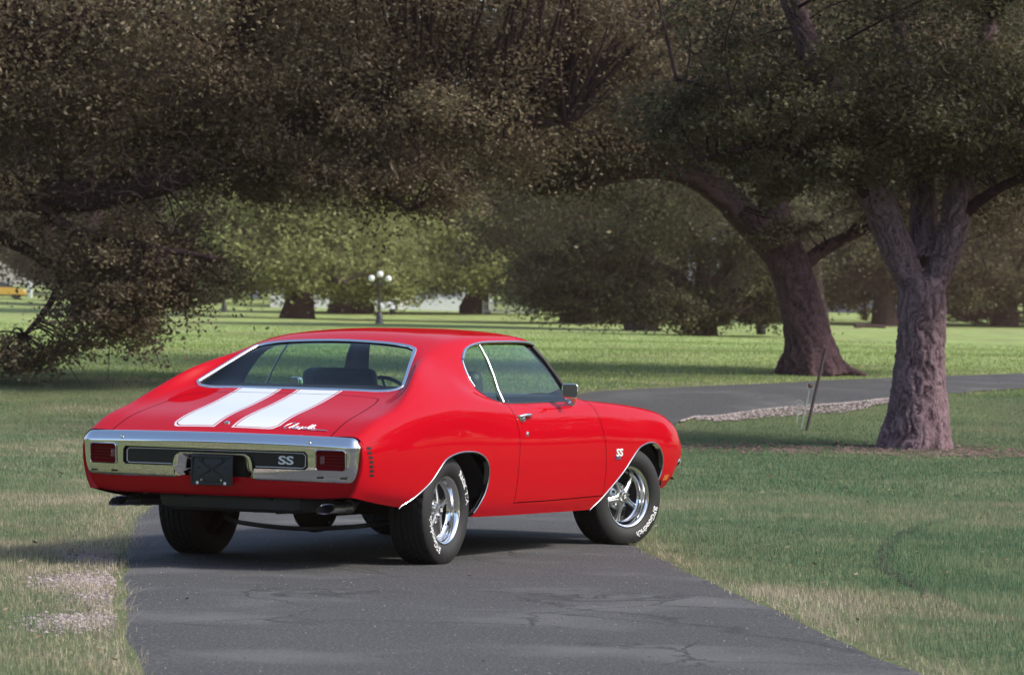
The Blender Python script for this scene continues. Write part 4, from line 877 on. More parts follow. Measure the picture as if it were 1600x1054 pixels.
# tail panel under the lid lip, behind the bumper
def ring_strip(i, j0, zb, dx):
    V = []; F = []
    pts = [GRID[i, j]*np.array([1, 1, 1]) for j in range(j0, NS)]+[GRID[i, j]*np.array([1, -1, 1]) for j in range(NS-2, j0-1, -1)]
    for p in pts: V += [(p[0]+dx*.1, p[1]*.985, p[2]-.003), (p[0]+dx, p[1]*.90, min(zb, p[2]-.01))]
    for k in range(len(pts)-1): F.append((2*k, 2*k+1, 2*k+3, 2*k+2))
    return V, F
V, F = ring_strip(0, 20, .44, .03); mesh_obj('tail_panel', V, F, M_BLK, CAR)
V, F = ring_strip(NX-1, 16, .50, -.03); mesh_obj('nose_panel', V, F, M_BLK, CAR)

for s in (1, -1):                                          # rolled rear edge of each quarter
    V = []; F = []; J = 30
    for j in range(J):
        p = GRID[0, j]
        for dx, dy, dz in ((0, 0, 0), (-.010, -.002, 0), (-.017, -.008, 0), (-.018, -.020, 0), (.02, -.05, 0)): V.append((p[0]+dx, s*(p[1]+dy), p[2]+dz-(.004 if j > 24 else 0)))
    for j in range(J-1):
        for k in range(4): F.append((j*5+k, j*5+k+1, (j+1)*5+k+1, (j+1)*5+k))
    mesh_obj('quarter_edge', V, F, M_RED, CAR)
# ---- mouldings
def ribbon(path, nrm_out, w):
    V = []; F = []
    for p, q in zip(path, nrm_out): V += [tuple(p), tuple(np.array(p)+np.array(q)*w)]
    for k in range(len(path)-1): F.append((2*k, 2*k+1, 2*k+3, 2*k+2))
    return V, F
def flat_mould(path, width, thick, parent, name, mat, closed=False, inward=None):
    """half-round moulding lying on the body: path on surface, normals from the body"""
    P = [np.array(p) for p in path]; n = len(P); V = []; F = []; K = 6
    for i in range(n):
        t = P[(i+1) % n]-P[i-1] if closed else P[min(i+1, n-1)]-P[max(i-1, 0)]
        t /= np.linalg.norm(t)+1e-9; nr = surf_normal(P[i]); b = np.cross(t, nr)
        for k in range(K+1):
            a = math.pi*k/K
            V.append(P[i]+b*math.cos(a)*width*.5+nr*(math.sin(a)*thick-.001))
    for i in range(n if closed else n-1):
        i2 = (i+1) % n
        for k in range(K): F.append((i*(K+1)+k, i*(K+1)+k+1, i2*(K+1)+k+1, i2*(K+1)+k))
    return mesh_obj(name, V, F, mat, parent)
for s in (1, -1):
    for arch in (REAR_ARCH, FRONT_ARCH):
        p3 = [on_side(x, z, s, .001) for x, z in arch[:-1 if arch is REAR_ARCH else None]]
        o = flat_mould(p3, .011, .005, CAR, 'arch_moulding', M_MOULD)
        V, F = ribbon(p3, [(0, -s, 0)]*len(p3), .035)
        mesh_obj('arch_lip', V, F, M_BRIGHT, o)
    wp = smooth_path([WIN[i] for i in range(0, 15)], 60)
    p3 = [on_side(x, z, s, .002) for x, z in smooth_path(WIN[4:9], 16)]
    flat_mould(p3, .013, .007, CAR, 'quarter_window_moulding', M_CHROME)
    p3 = [on_side(x, z, s, .002) for x, z in smooth_path(WIN[7:15], 40)]
    flat_mould(p3, .018, .012, CAR, 'drip_rail', M_BRIGHT)
    ap = [(.385,1.285),(.44,1.205),(.50,1.118),(.55,1.045),(.59,.965)]
    mb = MB(); mb.tube([on_side(x-.012, z-.004, s, -.006) for x, z in ap], .017, 8); mb.obj('window_seal', M_BLK, CAR)
    mb = MB(); mb.tube([on_side(x, z, s, -.004) for x, z in [(-.85,1.03),(-.80,1.0),(-.72,.969),(-.60,.945),(-.46,.936),(0,.936),(.58,.938)]], .008, 6); mb.obj('belt_seal', M_BLK, CAR)
    bd = [on_side(x, z, s, -.004) for x, z in [(-.479,1.298),(-.49,1.2),(-.50,1.11),(-.51,1.02),(-.519,.945)]]
    mb = MB(); mb.tube(bd, .0065, 8); mb.obj('window_divider', M_DIV, CAR)
    mb = MB(); mb.tube([p+np.array([.03, 0, 0]) for p in bd], .008, 6); mb.obj('lock_rod', M_BLK, CAR) if False else None
rw = [on_top(x, y, .0) for x, y in REARW[1:-1]]+[on_top(x, -y, .0) for x, y in REARW[-3:1:-1]]
rwp = smooth_path(np.array(rw), 130, True)
flat_mould(rwp, .026, .010, CAR, 'rear_window_moulding', M_CHROME, True)
ww = [on_top(x, y, .0) for x, y in WSH[1:-1]]+[on_top(x, -y, .0) for x, y in WSH[-3:1:-1]]
flat_mould(smooth_path(np.array(ww), 110, True), .016, .004, CAR, 'windshield_moulding', M_CHROME, True)

# ---- rear bumper: a pressed bar swept round the tail
def bump_path(yv):                                         # plan position of the bumper face at |y|
    y = abs(yv)
    return -2.581-.062*(1-(min(y, .9)/.9)**2)
BY = .935
bp = []                                                    # (x, y, nx, ny)
for t in np.linspace(0, 1, 9): bp.append((-2.50-.052*t, -.853-.002*t))
for a in np.linspace(0.1, 1, 9): bp.append((-2.555-.035*math.sin(a*math.pi/2), -.825-.030*math.cos(a*math.pi/2)))
for y in np.linspace(-.815, .815, 120): bp.append((bump_path(y), y))
bp += [(x, -y) for x, y in bp[17::-1]]
bp = np.array(bp); bt = np.gradient(bp, axis=0); bt /= np.linalg.norm(bt, axis=1, keepdims=True); bn = np.stack([-bt[:, 1], bt[:, 0]], -1)
if bn[len(bn)//2, 0] > 0: bn = -bn
BSEC = [(-.040,.755),(-.022,.759),(-.004,.756),(.010,.746),(.022,.732),(.031,.718),(.036,.708),(.0375,.700),(.036,.692),(.034,.68),(.032,.66),(.030,.63),(.027,.60),(.022,.57),(.014,.54),(.004,.52),(-.010,.505),(-.03,.50)]
bsec = smooth_path(BSEC, 46)
def bump_pt(i, k):
    n_, z = bsec[k]; cr = .012*(1-(min(abs(bp[i, 1]), .9)/.9)**2)
    return (bp[i, 0]+bn[i, 0]*n_, bp[i, 1]+bn[i, 1]*n_, z+cr*(1 if z > .6 else z-.5 if z > .5 else 0))
bmb = bmesh.new(); nb = len(bp); kb = len(bsec)
bv = [[bmb.verts.new(bump_pt(i, k)) for k in range(kb)] for i in range(nb)]
for i in range(nb-1):
    for k in range(kb-1): bmb.faces.new((bv[i][k], bv[i][k+1], bv[i+1][k+1], bv[i+1][k]))
bmb.normal_update(); BB = BVHTree.FromBMesh(bmb)
def on_bump(y, z, out=0.0):
    h = BB.ray_cast(Vector((-4, y, z)), Vector((1, 0, 0)))
    if not h[0]: return np.array([-2.6, y, z])
    n_ = h[1] if h[1].x < 0 else -h[1]
    return np.array((h[0]+n_*out)[:])
def rrect(y0, y1, z0, z1, r=.015, n=4):
    out = []
    for cy, cz, a0 in ((y1-r, z1-r, 0), (y0+r, z1-r, 90), (y0+r, z0+r, 180), (y1-r, z0+r, 270)):
        for k in range(n+1):
            a = R(a0+90*k/n); out.append((cy+r*math.cos(a), cz+r*math.sin(a)))
    return out
TL = {s: rrect(*sorted((s*.640, s*.818)), .575, .688, .016) for s in (1, -1)}
UPAN = [(.21,.652),(.245,.625),(.255,.574),(.575,.574),(.592,.588),(.592,.660),(.575,.678),(-.575,.678),(-.592,.660),(-.592,.588),(-.575,.574),(-.255,.574),(-.245,.625),(-.21,.652)]
NOTCH = [(-.262,.47),(.262,.47),(.258,.56),(.248,.625),(.212,.650),(-.212,.650),(-.248,.625),(-.258,.56)]
_n = smooth_path([(.258,.47),(.257,.54),(.252,.60),(.235,.638),(.205,.650)], 12); NOTCH = [tuple(p) for p in _n]+[(-a, b_) for a, b_ in _n[::-1]]
holes = [TL[1], TL[-1], UPAN, NOTCH]
rearf = lambda c: c[0] < -2.54
for h in holes: cut_line(bmb, h, (1, 2), rearf, True)
dl = [f for f in bmb.faces if f.calc_center_median().x < -2.54 and any(inside((f.calc_center_median().y, f.calc_center_median().z), h) for h in holes)]
bmesh.ops.delete(bmb, geom=dl, context='FACES')
bmesh.ops.remove_doubles(bmb, verts=bmb.verts, dist=1e-5)
me = bpy.data.meshes.new('rear_bumper'); bmb.normal_update(); bmb.to_mesh(me); bmb.free(); me.materials.append(M_CHROME)
me.polygons.foreach_set('use_smooth', [True]*len(me.polygons))
BUMP = link(bpy.data.objects.new('rear_bumper', me), CAR)
def bezel(poly, depth, lipw, matlip, name, parent):
    P0 = [on_bump(y, z, .003) for y, z in poly]; c = np.mean(P0, axis=0); n = len(P0); V = []; F = []
    for k, (sc, dx) in enumerate(((1.06, -.001), (1.045, -.0065), (1.0, -.008), (.965, -.004), (.945, depth))):
        for p in P0:
            q = c+(p-c)*np.array([1, sc if abs(p[1]-c[1]) else 1, sc]); V.append((p[0]+dx, q[1], q[2]))
    for k in range(4):
        for i in range(n): F.append((k*n+i, k*n+(i+1) % n, (k+1)*n+(i+1) % n, (k+1)*n+i))
    return mesh_obj(name, V, F, matlip, parent, True, 50)
def plate(poly, dx, mat, name, parent, sc=.96, thick=.01):
    P0 = [on_bump(y, z) for y, z in poly]; c = np.mean(P0, axis=0); n = len(P0); V = []; F = []
    for d in (dx, dx+thick):
        for p in P0: q = c+(p-c)*np.array([1, sc, sc]); V.append((p[0]+d, q[1], q[2]))
    F = [tuple(range(n)), tuple(range(2*n-1, n-1, -1))]+[(i, n+i, n+(i+1) % n, (i+1) % n) for i in range(n)]
    return mesh_obj(name, V, F, mat, parent, False)
for s in (1, -1):
    tlo = bezel(TL[s], .03, .01, M_BRIGHT, 'tail_light', CAR)
    plate(TL[s], .020, M_LENS, 'lens', tlo, .955)
    ys = sorted((s*.652, s*.806))
    for z in (.602, .620, .638, .656):
        mb = MB(); a = on_bump(ys[0], z); b = on_bump(ys[1], z)
        mb.box(((a[0]+b[0])/2+.017, (a[1]+b[1])/2, z), (.006, abs(ys[1]-ys[0]), .0026), Matrix.Rotation(math.atan2(-(b[0]-a[0]), b[1]-a[1]), 3, 'Z')); mb.obj('lens_rib', M_RIB, tlo, False)
    a = on_bump(s*.672, .632); mb = MB(); mb.box((a[0]+.016, a[1], .632), (.006, .028, .044), bev=.002); mb.obj('reverse_lamp', M_CLEAR, tlo)
    for (y, z) in ((.60,.725),(.885,.66)):
        if y > .85 and s:
            mb = MB(); V, F = lathe([(0, .006), (.006, .005), (.009, .0)], 12); p = np.array([-2.545, s*.889, .655])
            mb.add([(p[0]+v[0], p[1]+s*v[2]*1.2, p[2]+v[1]) for v in V], F); mb.obj('bumper_bolt', M_CHROME, BUMP)
        else:
            p = on_bump(s*y, z, 0); mb = MB(); mb.add([(p[0]-v[2]-.0, p[1]+v[0], p[2]+v[1]+v[2]*.6) for v in lathe([(0, .007), (.008, .006), (.011, -.002)], 12)[0]], lathe([(0, .007), (.008, .006), (.011, 0)], 12)[1]); mb.obj('bumper_bolt', M_CHROME, BUMP)
    for y in (.66, .80):
        p = on_bump(s*y, .533); mb = MB(); mb.box((p[0]-.001, p[1], p[2]), (.006, .04, .009), Matrix.Rotation(R(-25), 3, 'Y')); mb.obj('bumper_slot', M_BLK, BUMP, False)
P0 = [on_bump(y, min(z, .70), 0) for y, z in UPAN]
def up_x(y): return -2.645+.062*(min(abs(y), .9)/.9)**2
V = []; F = []
for y in np.linspace(-.60, .60, 49):
    zb = .574 if abs(y) > .25 else (.650 if abs(y) < .212 else .652-(abs(y)-.212)*1.6)
    for z in (.685, zb): V.append((up_x(y)-.012, y, z))
for k in range(48): F.append((2*k, 2*k+1, 2*k+3, 2*k+2))
pa = mesh_obj('bumper_inset_panel', V, F, pmat('satin black inset', (.010, .011, .012), .38), CAR, False)
n = len(UPAN); xo = [bump_path(y)-.031 for y, z in UPAN]
V = [(x, y, z) for x, (y, z) in zip(xo, UPAN)]+[(up_x(y)-.008, y, z) for y, z in UPAN]
mesh_obj('inset_edge', V, [(i, n+i, n+(i+1) % n, (i+1) % n) for i in range(2, n-3)], M_BLK, pa, False)
for s in (1, -1):
    ol = [(up_x(s*y)-.0145, s*y, z) for y, z in [(.268,.584),(.40,.584),(.556,.583),(.572,.593),(.573,.652),(.558,.666),(.40,.667),(.2,.668),(0,.668)]]
    mb = MB(); mb.tube(ol, .0024, 6); mb.obj('inset_outline', M_LET, pa)
V, F = text_mesh('SS', .066, .002, bold=.0014)
mb = MB(); mb.add([(up_x(-.455)-.016-v[2], -.455-v[0]*1.62, .622+v[1]) for v in V], F); mb.obj('bumper_emblem', M_LET, CAR, False)
# licence recess and bare plate bracket
V = []; F = []; n = len(NOTCH)
for sc_, dx in ((1.0, 0), (.95, .002), (.80, .028), (.66, .062)):
    for y, z in NOTCH: V.append((bump_path(y)-(.032 if z > .55 else .004)+dx, y*sc_, max(.516, .50+(z-.50)*(.5+.5*sc_))))
for k in range(3):
    for i in range(n-1): F.append((k*n+i, k*n+(i+1) % n, (k+1)*n+(i+1) % n, (k+1)*n+i))
mesh_obj('plate_recess', V, F, M_CHROME, BUMP, True, 60)
mb = MB(); mb.box((-2.575, 0, .56), (.012, .32, .19)); mb.obj('recess_back', M_BLK, BUMP, False)
bx = -2.672
mb = MB(); mb.box((bx, 0, .555), (.004, .265, .17), Matrix.Rotation(R(2), 3, 'Y'), .0015)
for z in (.632, .478): mb.box((bx-.003, 0, z), (.010, .262, .012), None, .002)
for y in (-.128, .128): mb.box((bx-.003, y, .555), (.010, .010, .165), None, .002)
PB = mb.obj('plate_bracket', pmat('black bracket paint', (.022, .027, .030), .42, bump=.1), CAR)
for a in (-1, 1):
    mb = MB()
    for t in (-1, 1): mb.box((bx-.0035, t*.045, .562+a*t*.026), (.004, .09, .006), Matrix.Rotation(R(30*a), 3, 'X'))
    mb.obj('bracket_rib', M_BLK, PB, False)
for y in (-.088, .088):
    mb = MB(); mb.box((bx-.008, y, .482), (.012, .014, .016), None, .003); mb.obj('bracket_bolt', M_LET, PB)
    for z in (.50, .615):
        mb = MB(); mb.add([(bx-.004-v[2], y*.72+v[0], z+v[1]) for v in lathe([(.0, .004), (.006, .004), (.007, 0)], 10)[0]], lathe([(.0, .004), (.006, .004), (.007, 0)], 10)[1]); mb.obj('bracket_screw', M_BRIGHT if z < .55 else M_BLK, PB)
    mb = MB(); mb.box((bx-.0035, y, .57), (.004, .018, .006)); mb.obj('bracket_slot', M_BLK, PB, False)
mb = MB(); mb.box((bx-.0035, 0, .489), (.004, .10, .009)); mb.obj('bracket_slot', M_BLK, PB, False)
mb = MB(); mb.box((-2.61, 0, .650), (.09, .13, .012)); mb.obj('plate_lamp', M_BLK, CAR, False)
# valance below the bumper
V = []; F = []; ts = np.linspace(-1, 1, 81); ys = ts
for t in ts:
    for z, dx in ((.520, -.002), (.49, .0), (.46, .006), (.43, .016), (.415, .026), (.410, .045)):
        ye = np.interp(z, [.41,.425,.485,.52], [.836,.845,.876,.884]); y = t*ye
        V.append((-2.630+.066*abs(t)**2.2+dx*(1-.6*abs(t)**6), y, z+.014*sst(.75, 1, abs(t))*(1 if z < .45 else 0)))
for i in range(len(ys)-1):
    for k in range(5): F.append((i*6+k, i*6+k+1, (i+1)*6+k+1, (i+1)*6+k))
mesh_obj('rear_valance', V, F, M_RED, CAR)

# ---- badges, lock, handles, mirror
def script(strokes, org, ex, ey, en, rad, name, parent):
    mb = MB()
    for st in strokes:
        pts = smooth_path([(x, y) for x, y in st], max(6, len(st)*4)) if len(st) > 2 else np.array(st, float)
        mb.tube([np.array(org)+ex*x+ey*y+en*.002 for x, y in pts], rad, 6)
    return mb.obj(name, M_CHROME, parent)
oL = on_top(-2.535, -.375, 0.0); oR = on_top(-2.535, -.60, 0.0); ex = oR-oL; ex /= np.linalg.norm(ex)
en = surf_normal(on_top(-2.52, -.48)); ey = np.cross(en, ex); ey = ey if ey[0] > 0 else -ey
CH = [[(.030,.040),(.024,.046),(.014,.040),(.005,.022),(.004,.008),(.011,.002),(.022,.008)],
      [(.022,.008),(.034,.030),(.039,.045),(.036,.046),(.030,.024),(.026,.004)], [(.027,.012),(.034,.022),(.037,.018),(.036,.005),(.041,.008)],
      [(.041,.010),(.048,.018),(.050,.022),(.045,.020),(.044,.008),(.050,.005),(.056,.012)],
      [(.056,.022),(.057,.006),(.060,.004),(.067,.022),(.070,.014)],
      [(.070,.012),(.077,.019),(.078,.023),(.073,.019),(.073,.007),(.079,.005),(.085,.014)],
      [(.085,.014),(.094,.036),(.093,.043),(.088,.034),(.087,.008),(.093,.007)], [(.093,.009),(.103,.036),(.102,.043),(.097,.034),(.096,.008),(.102,.007)],
      [(.102,.009),(.110,.017),(.111,.022),(.106,.018),(.106,.007),(.112,.004),(.122,.009)]]
sc = 1.0
mb = MB()
def lid_pt(x, y): return on_top(-2.545+y*1.9, -.372-x*1.72, .0035)
for st in CH: mb.tube([lid_pt(x, y) for x, y in smooth_path(st, len(st)*4)], .0029, 6)
scr = mb.obj('script_badge', M_CHROME, CAR)
mb = MB(); mb.tube([lid_pt(.118+.045*k/5, .010) for k in range(6)], .0045, 6); mb.obj('badge_bar', M_CHROME, scr)
p = on_top(-2.50, 0, 0); n_ = surf_normal(p); q = Vector(n_).to_track_quat('Z', 'Y').to_matrix()
V, F = lathe([(0, .010), (.010, .010), (.0155, .007), (.018, -.002)], 20)
mb = MB(); mb.add([tuple(Vector(p)+q @ Vector(v)) for v in V], F); lk = mb.obj('trunk_lock', M_BRIGHT, CAR)
def on_panel_text(body, x, z, size, s, mat, name, out=.003, bold=0.0, wide=1.0):
    V, F = text_mesh(body, size, .002, bold=bold); mb = MB(); W_ = []
    for v in V:
        b = on_side(x-s*v[0]*wide, z+v[1], s, out+v[2]); W_.append(b)
    mb.add(W_, F); return mb.obj(name, mat, CAR, False)
for s in (1, -1):
    on_panel_text('SS', 1.105, .603, .066, s, M_LET, 'fender_emblem', bold=.0016, wide=1.75)
    on_panel_text('396', 1.09, .570, .030, s, pmat('blue grey enamel', (.10, .12, .24), .3), 'fender_number', bold=.0008, wide=1.7)
    # door handle: escutcheon, pull, and button ; lock barrel
    h0 = on_side(-.37, .852, s, .003)
    mb = MB(); V = []; F = []
    prof = smooth_path([(-.118,.006),(-.09,.014),(0,.014),(.09,.012),(.125,.004),(.06,-.004),(.0,-.010),(-.04,-.030),(-.062,-.034),(-.082,-.024),(-.10,-.006)], 44, True)
    V = [on_side(-.37+x, .852+z, s, .002) for x, z in prof]; c0 = on_side(-.37, .855, s, .008)
    n = len(V); V2 = [on_side(-.37+x*.86, .852+z*.82, s, .013) for x, z in prof]; VV = V+V2+[c0]
    mb.add(VV, [(i, (i+1) % n, n+(i+1) % n, n+i) for i in range(n)]+[(n+i, n+(i+1) % n, 2*n) for i in range(n)])
    hd = mb.obj('door_handle', M_CHROME, CAR)
    mb = MB(); mb.tube([on_side(-.37+x, .852+.004, s, o_) for x, o_ in ((-.095,.010),(-.06,.028),(0,.034),(.05,.026),(.10,.010))], [.006, .009, .009, .008, .004], 8); mb.obj('pull', M_CHROME, hd)
    mb = MB(); b0 = on_side(-.435, .838, s, .012); mb.add([(b0[0]+v[0], b0[1]+s*v[2], b0[2]+v[1]) for v in lathe([(0,.014),(.011,.013),(.014,.008),(.016,0)], 16)[0]], lathe([(0,.012),(.011,.012),(.014,.008),(.016,0)], 16)[1]); mb.obj('button', M_BRIGHT, hd)
    b0 = on_side(-.372, .747, s, .001); mb = MB(); VV, FF = lathe([(0,.009),(.006,.009),(.012,.006),(.015,0)], 16); mb.add([(b0[0]+v[0]*.9, b0[1]+s*v[2], b0[2]+v[1]*1.25) for v in VV], FF); mb.obj('door_lock', M_CHROME, CAR)
    # interior lock button on the sill
    p = on_side(-.40, .945, s, -.03); mb = MB(); mb.tube([p, p+np.array([0, 0, .030])], [.005, .0065], 8); mb.obj('lock_button', M_BRIGHT, CAR)
    # louvred side marker
    mkr = None
    for k in range(7):
        z = .702-k*.0255; x0 = -2.512+k*.008
        mb = MB(); c = on_side(x0, z, s, .0005); Q = [on_side(x0-.022, z+.008, s, .002), on_side(x0+.020, z+.008, s, .002), on_side(x0+.020, z-.007, s, .002), on_side(x0-.022, z-.007, s, .002)]
        Q2 = [q_-np.array([0, s*.012, 0]) for q_ in Q]; mb.add(Q+Q2, [(0, 1, 2, 3), (0, 4, 5, 1), (1, 5, 6, 2), (2, 6, 7, 3), (3, 7, 4, 0)])
        if mkr is None: mkr = mb.obj('side_marker', M_BLK, CAR, False)
        else: mb.obj('marker_louver', M_BLK, mkr, False)
    # front turn marker low on the fender and front bumper end
    p = on_side(2.02, .425, s, .002); mb = MB(); Q = [on_side(x, z, s, .003) for x, z in ((1.97,.435),(2.06,.44),(2.05,.405),(1.965,.40))]; mb.add(Q+[q_-np.array([0, s*.02, 0]) for q_ in Q], [(0, 1, 2, 3), (0, 4, 5, 1), (1, 5, 6, 2), (2, 6, 7, 3), (3, 7, 4, 0)]); mb.obj('front_marker', M_AMB, CAR, False)
    # headlamps
    for yy in (.52, .72):
        mb = MB(); VV, FF = lathe([(0,.02),(.05,.016),(.072,0),(.085,.004),(.088,-.02)], 24); mb.add([(2.44-.07*(yy/.9)**2*1.2+v[2], s*yy+v[0], .66+v[1]) for v in VV], FF); mb.obj('headlight', M_BRIGHT, CAR)
# front bumper
fp = []
for t in np.linspace(0, 1, 8): fp.append((2.17+.12*t, -.868-.004*t))
for a in np.linspace(.12, 1, 8): fp.append((2.29+.07*math.sin(a*math.pi/2), -.80-.072*math.cos(a*math.pi/2)))
for y in np.linspace(-.77, .77, 50): fp.append((2.36+.10*(1-(y/.80)**2), y))
fp += [(x, -y) for x, y in fp[15::-1]]; fp = np.array(fp); ft = np.gradient(fp, axis=0); ft /= np.linalg.norm(ft, axis=1, keepdims=True); fn = np.stack([ft[:, 1], -ft[:, 0]], -1)
if fn[len(fn)//2, 0] < 0: fn = -fn
fsec = smooth_path([(-.02,.548),(.005,.545),(.016,.53),(.020,.49),(.016,.43),(.004,.40),(-.02,.395)], 20); V = []; F = []; kf = len(fsec)
for i in range(len(fp)):
    e = sst(0, 9, min(i, len(fp)-1-i))
    for n_, z in fsec: V.append((fp[i, 0]+fn[i, 0]*n_, fp[i, 1]+fn[i, 1]*n_, .47+(z-.47)*(.35+.65*e)))
for i in range(len(fp)-1):
    for k in range(kf-1): F.append((i*kf+k, i*kf+k+1, (i+1)*kf+k+1, (i+1)*kf+k))
mesh_obj('front_bumper', V, F, M_CHROME, CAR)
# far and near door mirrors (driver's left and passenger's right)
for s in (-1, 1):
    base = np.array([.42, s*.872, .945]); hc = np.array([.235, s*.955, 1.008])
    bm2 = bmesh.new(); bmesh.ops.create_cube(bm2, size=1)
    bmesh.ops.scale(bm2, vec=(.075, .112, .098), verts=bm2.verts)
    for v in bm2.verts:
        if v.co.x > 0: v.co.y *= .72; v.co.z *= .72
    bmesh.ops.bevel(bm2, geom=list(bm2.edges), offset=.022, segments=4, affect='EDGES', profile=.5)
    bmesh.ops.rotate(bm2, matrix=Matrix.Rotation(R(-21*s), 3, 'Z') @ Matrix.Rotation(R(3), 3, 'Y'), verts=bm2.verts)
    bmesh.ops.translate(bm2, vec=hc, verts=bm2.verts); bm2.verts.index_update()
    mo = mesh_obj('door_mirror', [v.co[:] for v in bm2.verts], [[v.index for v in f.verts] for f in bm2.faces], M_CHROME, CAR, True, 60); bm2.free()
    mb = MB(); mb.tube(smooth_path([base+np.array([.02, 0, -.015]), base+np.array([.0, s*.03, .012]), hc+np.array([.02, -s*.03, -.042])], 8), [.026, .022, .016, .013, .012, .012, .013, .014], 10); mb.obj('mirror_stalk', M_CHROME, mo)
    mb = MB(); _m = Matrix.Rotation(R(-21*s), 3, 'Z') @ Matrix.Rotation(R(3), 3, 'Y'); _c = Vector(hc); mb.prism(rrect(-.046, .046, -.039, .039, .016), .003, Matrix.Translation(_c) @ _m.to_4x4() @ Matrix(((0,0,1,-.0405),(1,0,0,0),(0,1,0,0),(0,0,0,1)))); mb.obj('mirror_glass', M_BRIGHT, mo, False)

# ---- wheels
def tyre_profile():
    pts = [(.186,.070),(.200,.092),(.212,.107),(.235,.119),(.258,.1225),(.280,.119),(.300,.110),(.313,.101),(.3195,.093)]
    out = list(smooth_path(pts, 30)); tread = []
    grooves = (-.066, -.033, 0, .033, .066)
    hs = sorted(set([round(x, 4) for g in grooves for x in (g-.0045, g-.0035, g+.0035, g+.0045)]+[-.085, -.05, -.017, .017, .05, .085]), reverse=True)
    for h in hs:
        g = min(abs(h-q) for q in grooves); tread.append((.3255-.25*h*h*3-(.008 if g < .004 else 0), h))
    inner = [(r, -h) for r, h in out[::-1]]
    return [tuple(p) for p in out]+tread+inner
TP = tyre_profile(); NSEG = 144
def make_tyre():
    V = []; F = []; k = len(TP)
    for i in range(NSEG):
        a = 2*math.pi*i/NSEG
        for r, h in TP:
            rr = r
            if r > .3 and abs(h) < .094:
                blk = int((h+.1)/.033); ph = (i+blk*2) % 4
                if ph == 0 and r > .316: rr = r-.0055
            V.append((rr*math.cos(a), -h if h > 0 else -h*1.15, rr*math.sin(a)))
    for i in range(NSEG):
        i2 = (i+1) % NSEG
        for j in range(k-1): F.append((i*k+j, i*k+j+1, i2*k+j+1, i2*k+j))
    return V, F
def side_h(r):
    rs = [p[0] for p in TP[:30]]; hh = [p[1] for p in TP[:30]]; return float(np.interp(r, rs, hh))
def wrap_text(body, size, rc, ang):
    V, F = text_mesh(body, size, .0, bold=.0010); out = []
    for x, y, z in V:
        r = rc+y*1.15; th = ang-x*1.22/rc
        out.append((r*math.cos(th), -(side_h(r)+.0016), r*math.sin(th)))
    return out, F
def make_wheel(spin, steer, loc, side_):
    # barrel and dish
    prof = [(.190,-.085),(.172,-.08),(.165,-.03),(.165,.02),(.163,.028),(.160,.030),(.163,.034),(.171,.040),(.176,.060),(.180,.082),(.186,.092),(.193,.1),(.1985,.101),(.201,.097),(.200,.088),(.192,.082)]
    mb = MB(); V, F = lathe(prof, 72); mb.add([(x, -z, y) for x, y, z in V], F)
    wh = mb.obj('wheel', M_CHROME, CAR, True, 40)
    V, F = make_tyre(); ty = mesh_obj('tyre', V, F, M_RUB, wh, True, 32)
    mb = MB(); VV, FF = lathe([(0,-.03),(.15,-.03),(.168,-.02)], 40); mb.add([(x, -z, y) for x, y, z in VV], FF); mb.obj('brake_drum', M_DARK, wh)
    for k in range(5):
        th = R(90+72*k); c, s_ = math.cos(th), math.sin(th)
        def T(r, w, h): return (r*c-w*s_, -h, r*s_+w*c)
        mb = MB(); st = [(.040,.023,.052),(.060,.0175,.050),(.090,.0135,.044),(.120,.0125,.038),(.150,.015,.033),(.166,.023,.031)]; V = []; F = []
        for r, w, h in st: V += [T(r, -w, h-.020), T(r, -w, h), T(r, -w*.52, h+.004), T(r, -w*.40, h-.004), T(r, w*.40, h-.004), T(r, w*.52, h+.004), T(r, w, h), T(r, w, h-.020)]
        for i in range(len(st)-1):
            for j in range(7): F.append((i*8+j, i*8+j+1, (i+1)*8+j+1, (i+1)*8+j))
        mb.add(V, F); mb.obj('spoke', M_ALU, wh, True, 20)
        t2 = th+R(36); mb = MB(); VV, FF = lathe([(0,.045),(.007,.044),(.0105,.038),(.0115,-.005)], 6)
        mb.add([(.068*math.cos(t2)+v[0], -v[2], .068*math.sin(t2)+v[1]) for v in VV], FF); mb.obj('lug_nut', M_CHROME, wh, False)
    mb = MB(); VV, FF = lathe([(0,.070),(.024,.070),(.030,.068),(.033,.060),(.036,.050),(.050,.047),(.052,.036),(.085,.012),(.09,0)], 32); mb.add([(x, -z, y) for x, y, z in VV], FF); mb.obj('hub', M_ALU, wh, True, 25)
    mb = MB(); VV, FF = lathe([(0,.0725),(.023,.0725),(.024,.070)], 28); mb.add([(x, -z, y) for x, y, z in VV], FF); mb.obj('hub_cap', M_BLK, wh)
    V, F = text_mesh('SS', .030, .0, bold=.0008); mesh_obj('cap_emblem', [(x*1.1, -.0733, y) for x, y, z in V], F, M_LET, wh, False)
    mb = MB(); a = R(-28); mb.tube([(.174*math.cos(a), -.046, .174*math.sin(a)), (.150*math.cos(a), -.062, .150*math.sin(a))], [.006, .004], 8); mb.obj('valve_stem', M_RUB, wh)
    V, F = wrap_text('BFGoodrich', .045, .2555, R(215)); mesh_obj('tyre_lettering', V, F, M_LET, wh, False)
    V, F = wrap_text('Radial T/A', .045, .2555, R(32)); mesh_obj('tyre_lettering', V, F, M_LET, wh, False)
    rot = Matrix.Rotation(steer+(math.pi if side_ > 0 else 0), 3, 'Z') @ Matrix.Rotation(spin, 3, 'Y')
    wh.rotation_euler = rot.to_euler(); wh.location = loc
    # the loaded contact patch is flat on the ground
    for ob in (ty,):
        M3 = rot
        for v in ob.data.vertices:
            w = M3 @ v.co; z = w.z+loc[2]
            if z < .002: w.z = .002-loc[2]; v.co = M3.inverted() @ w
            elif z < .05 and ob is ty: pass
    return wh
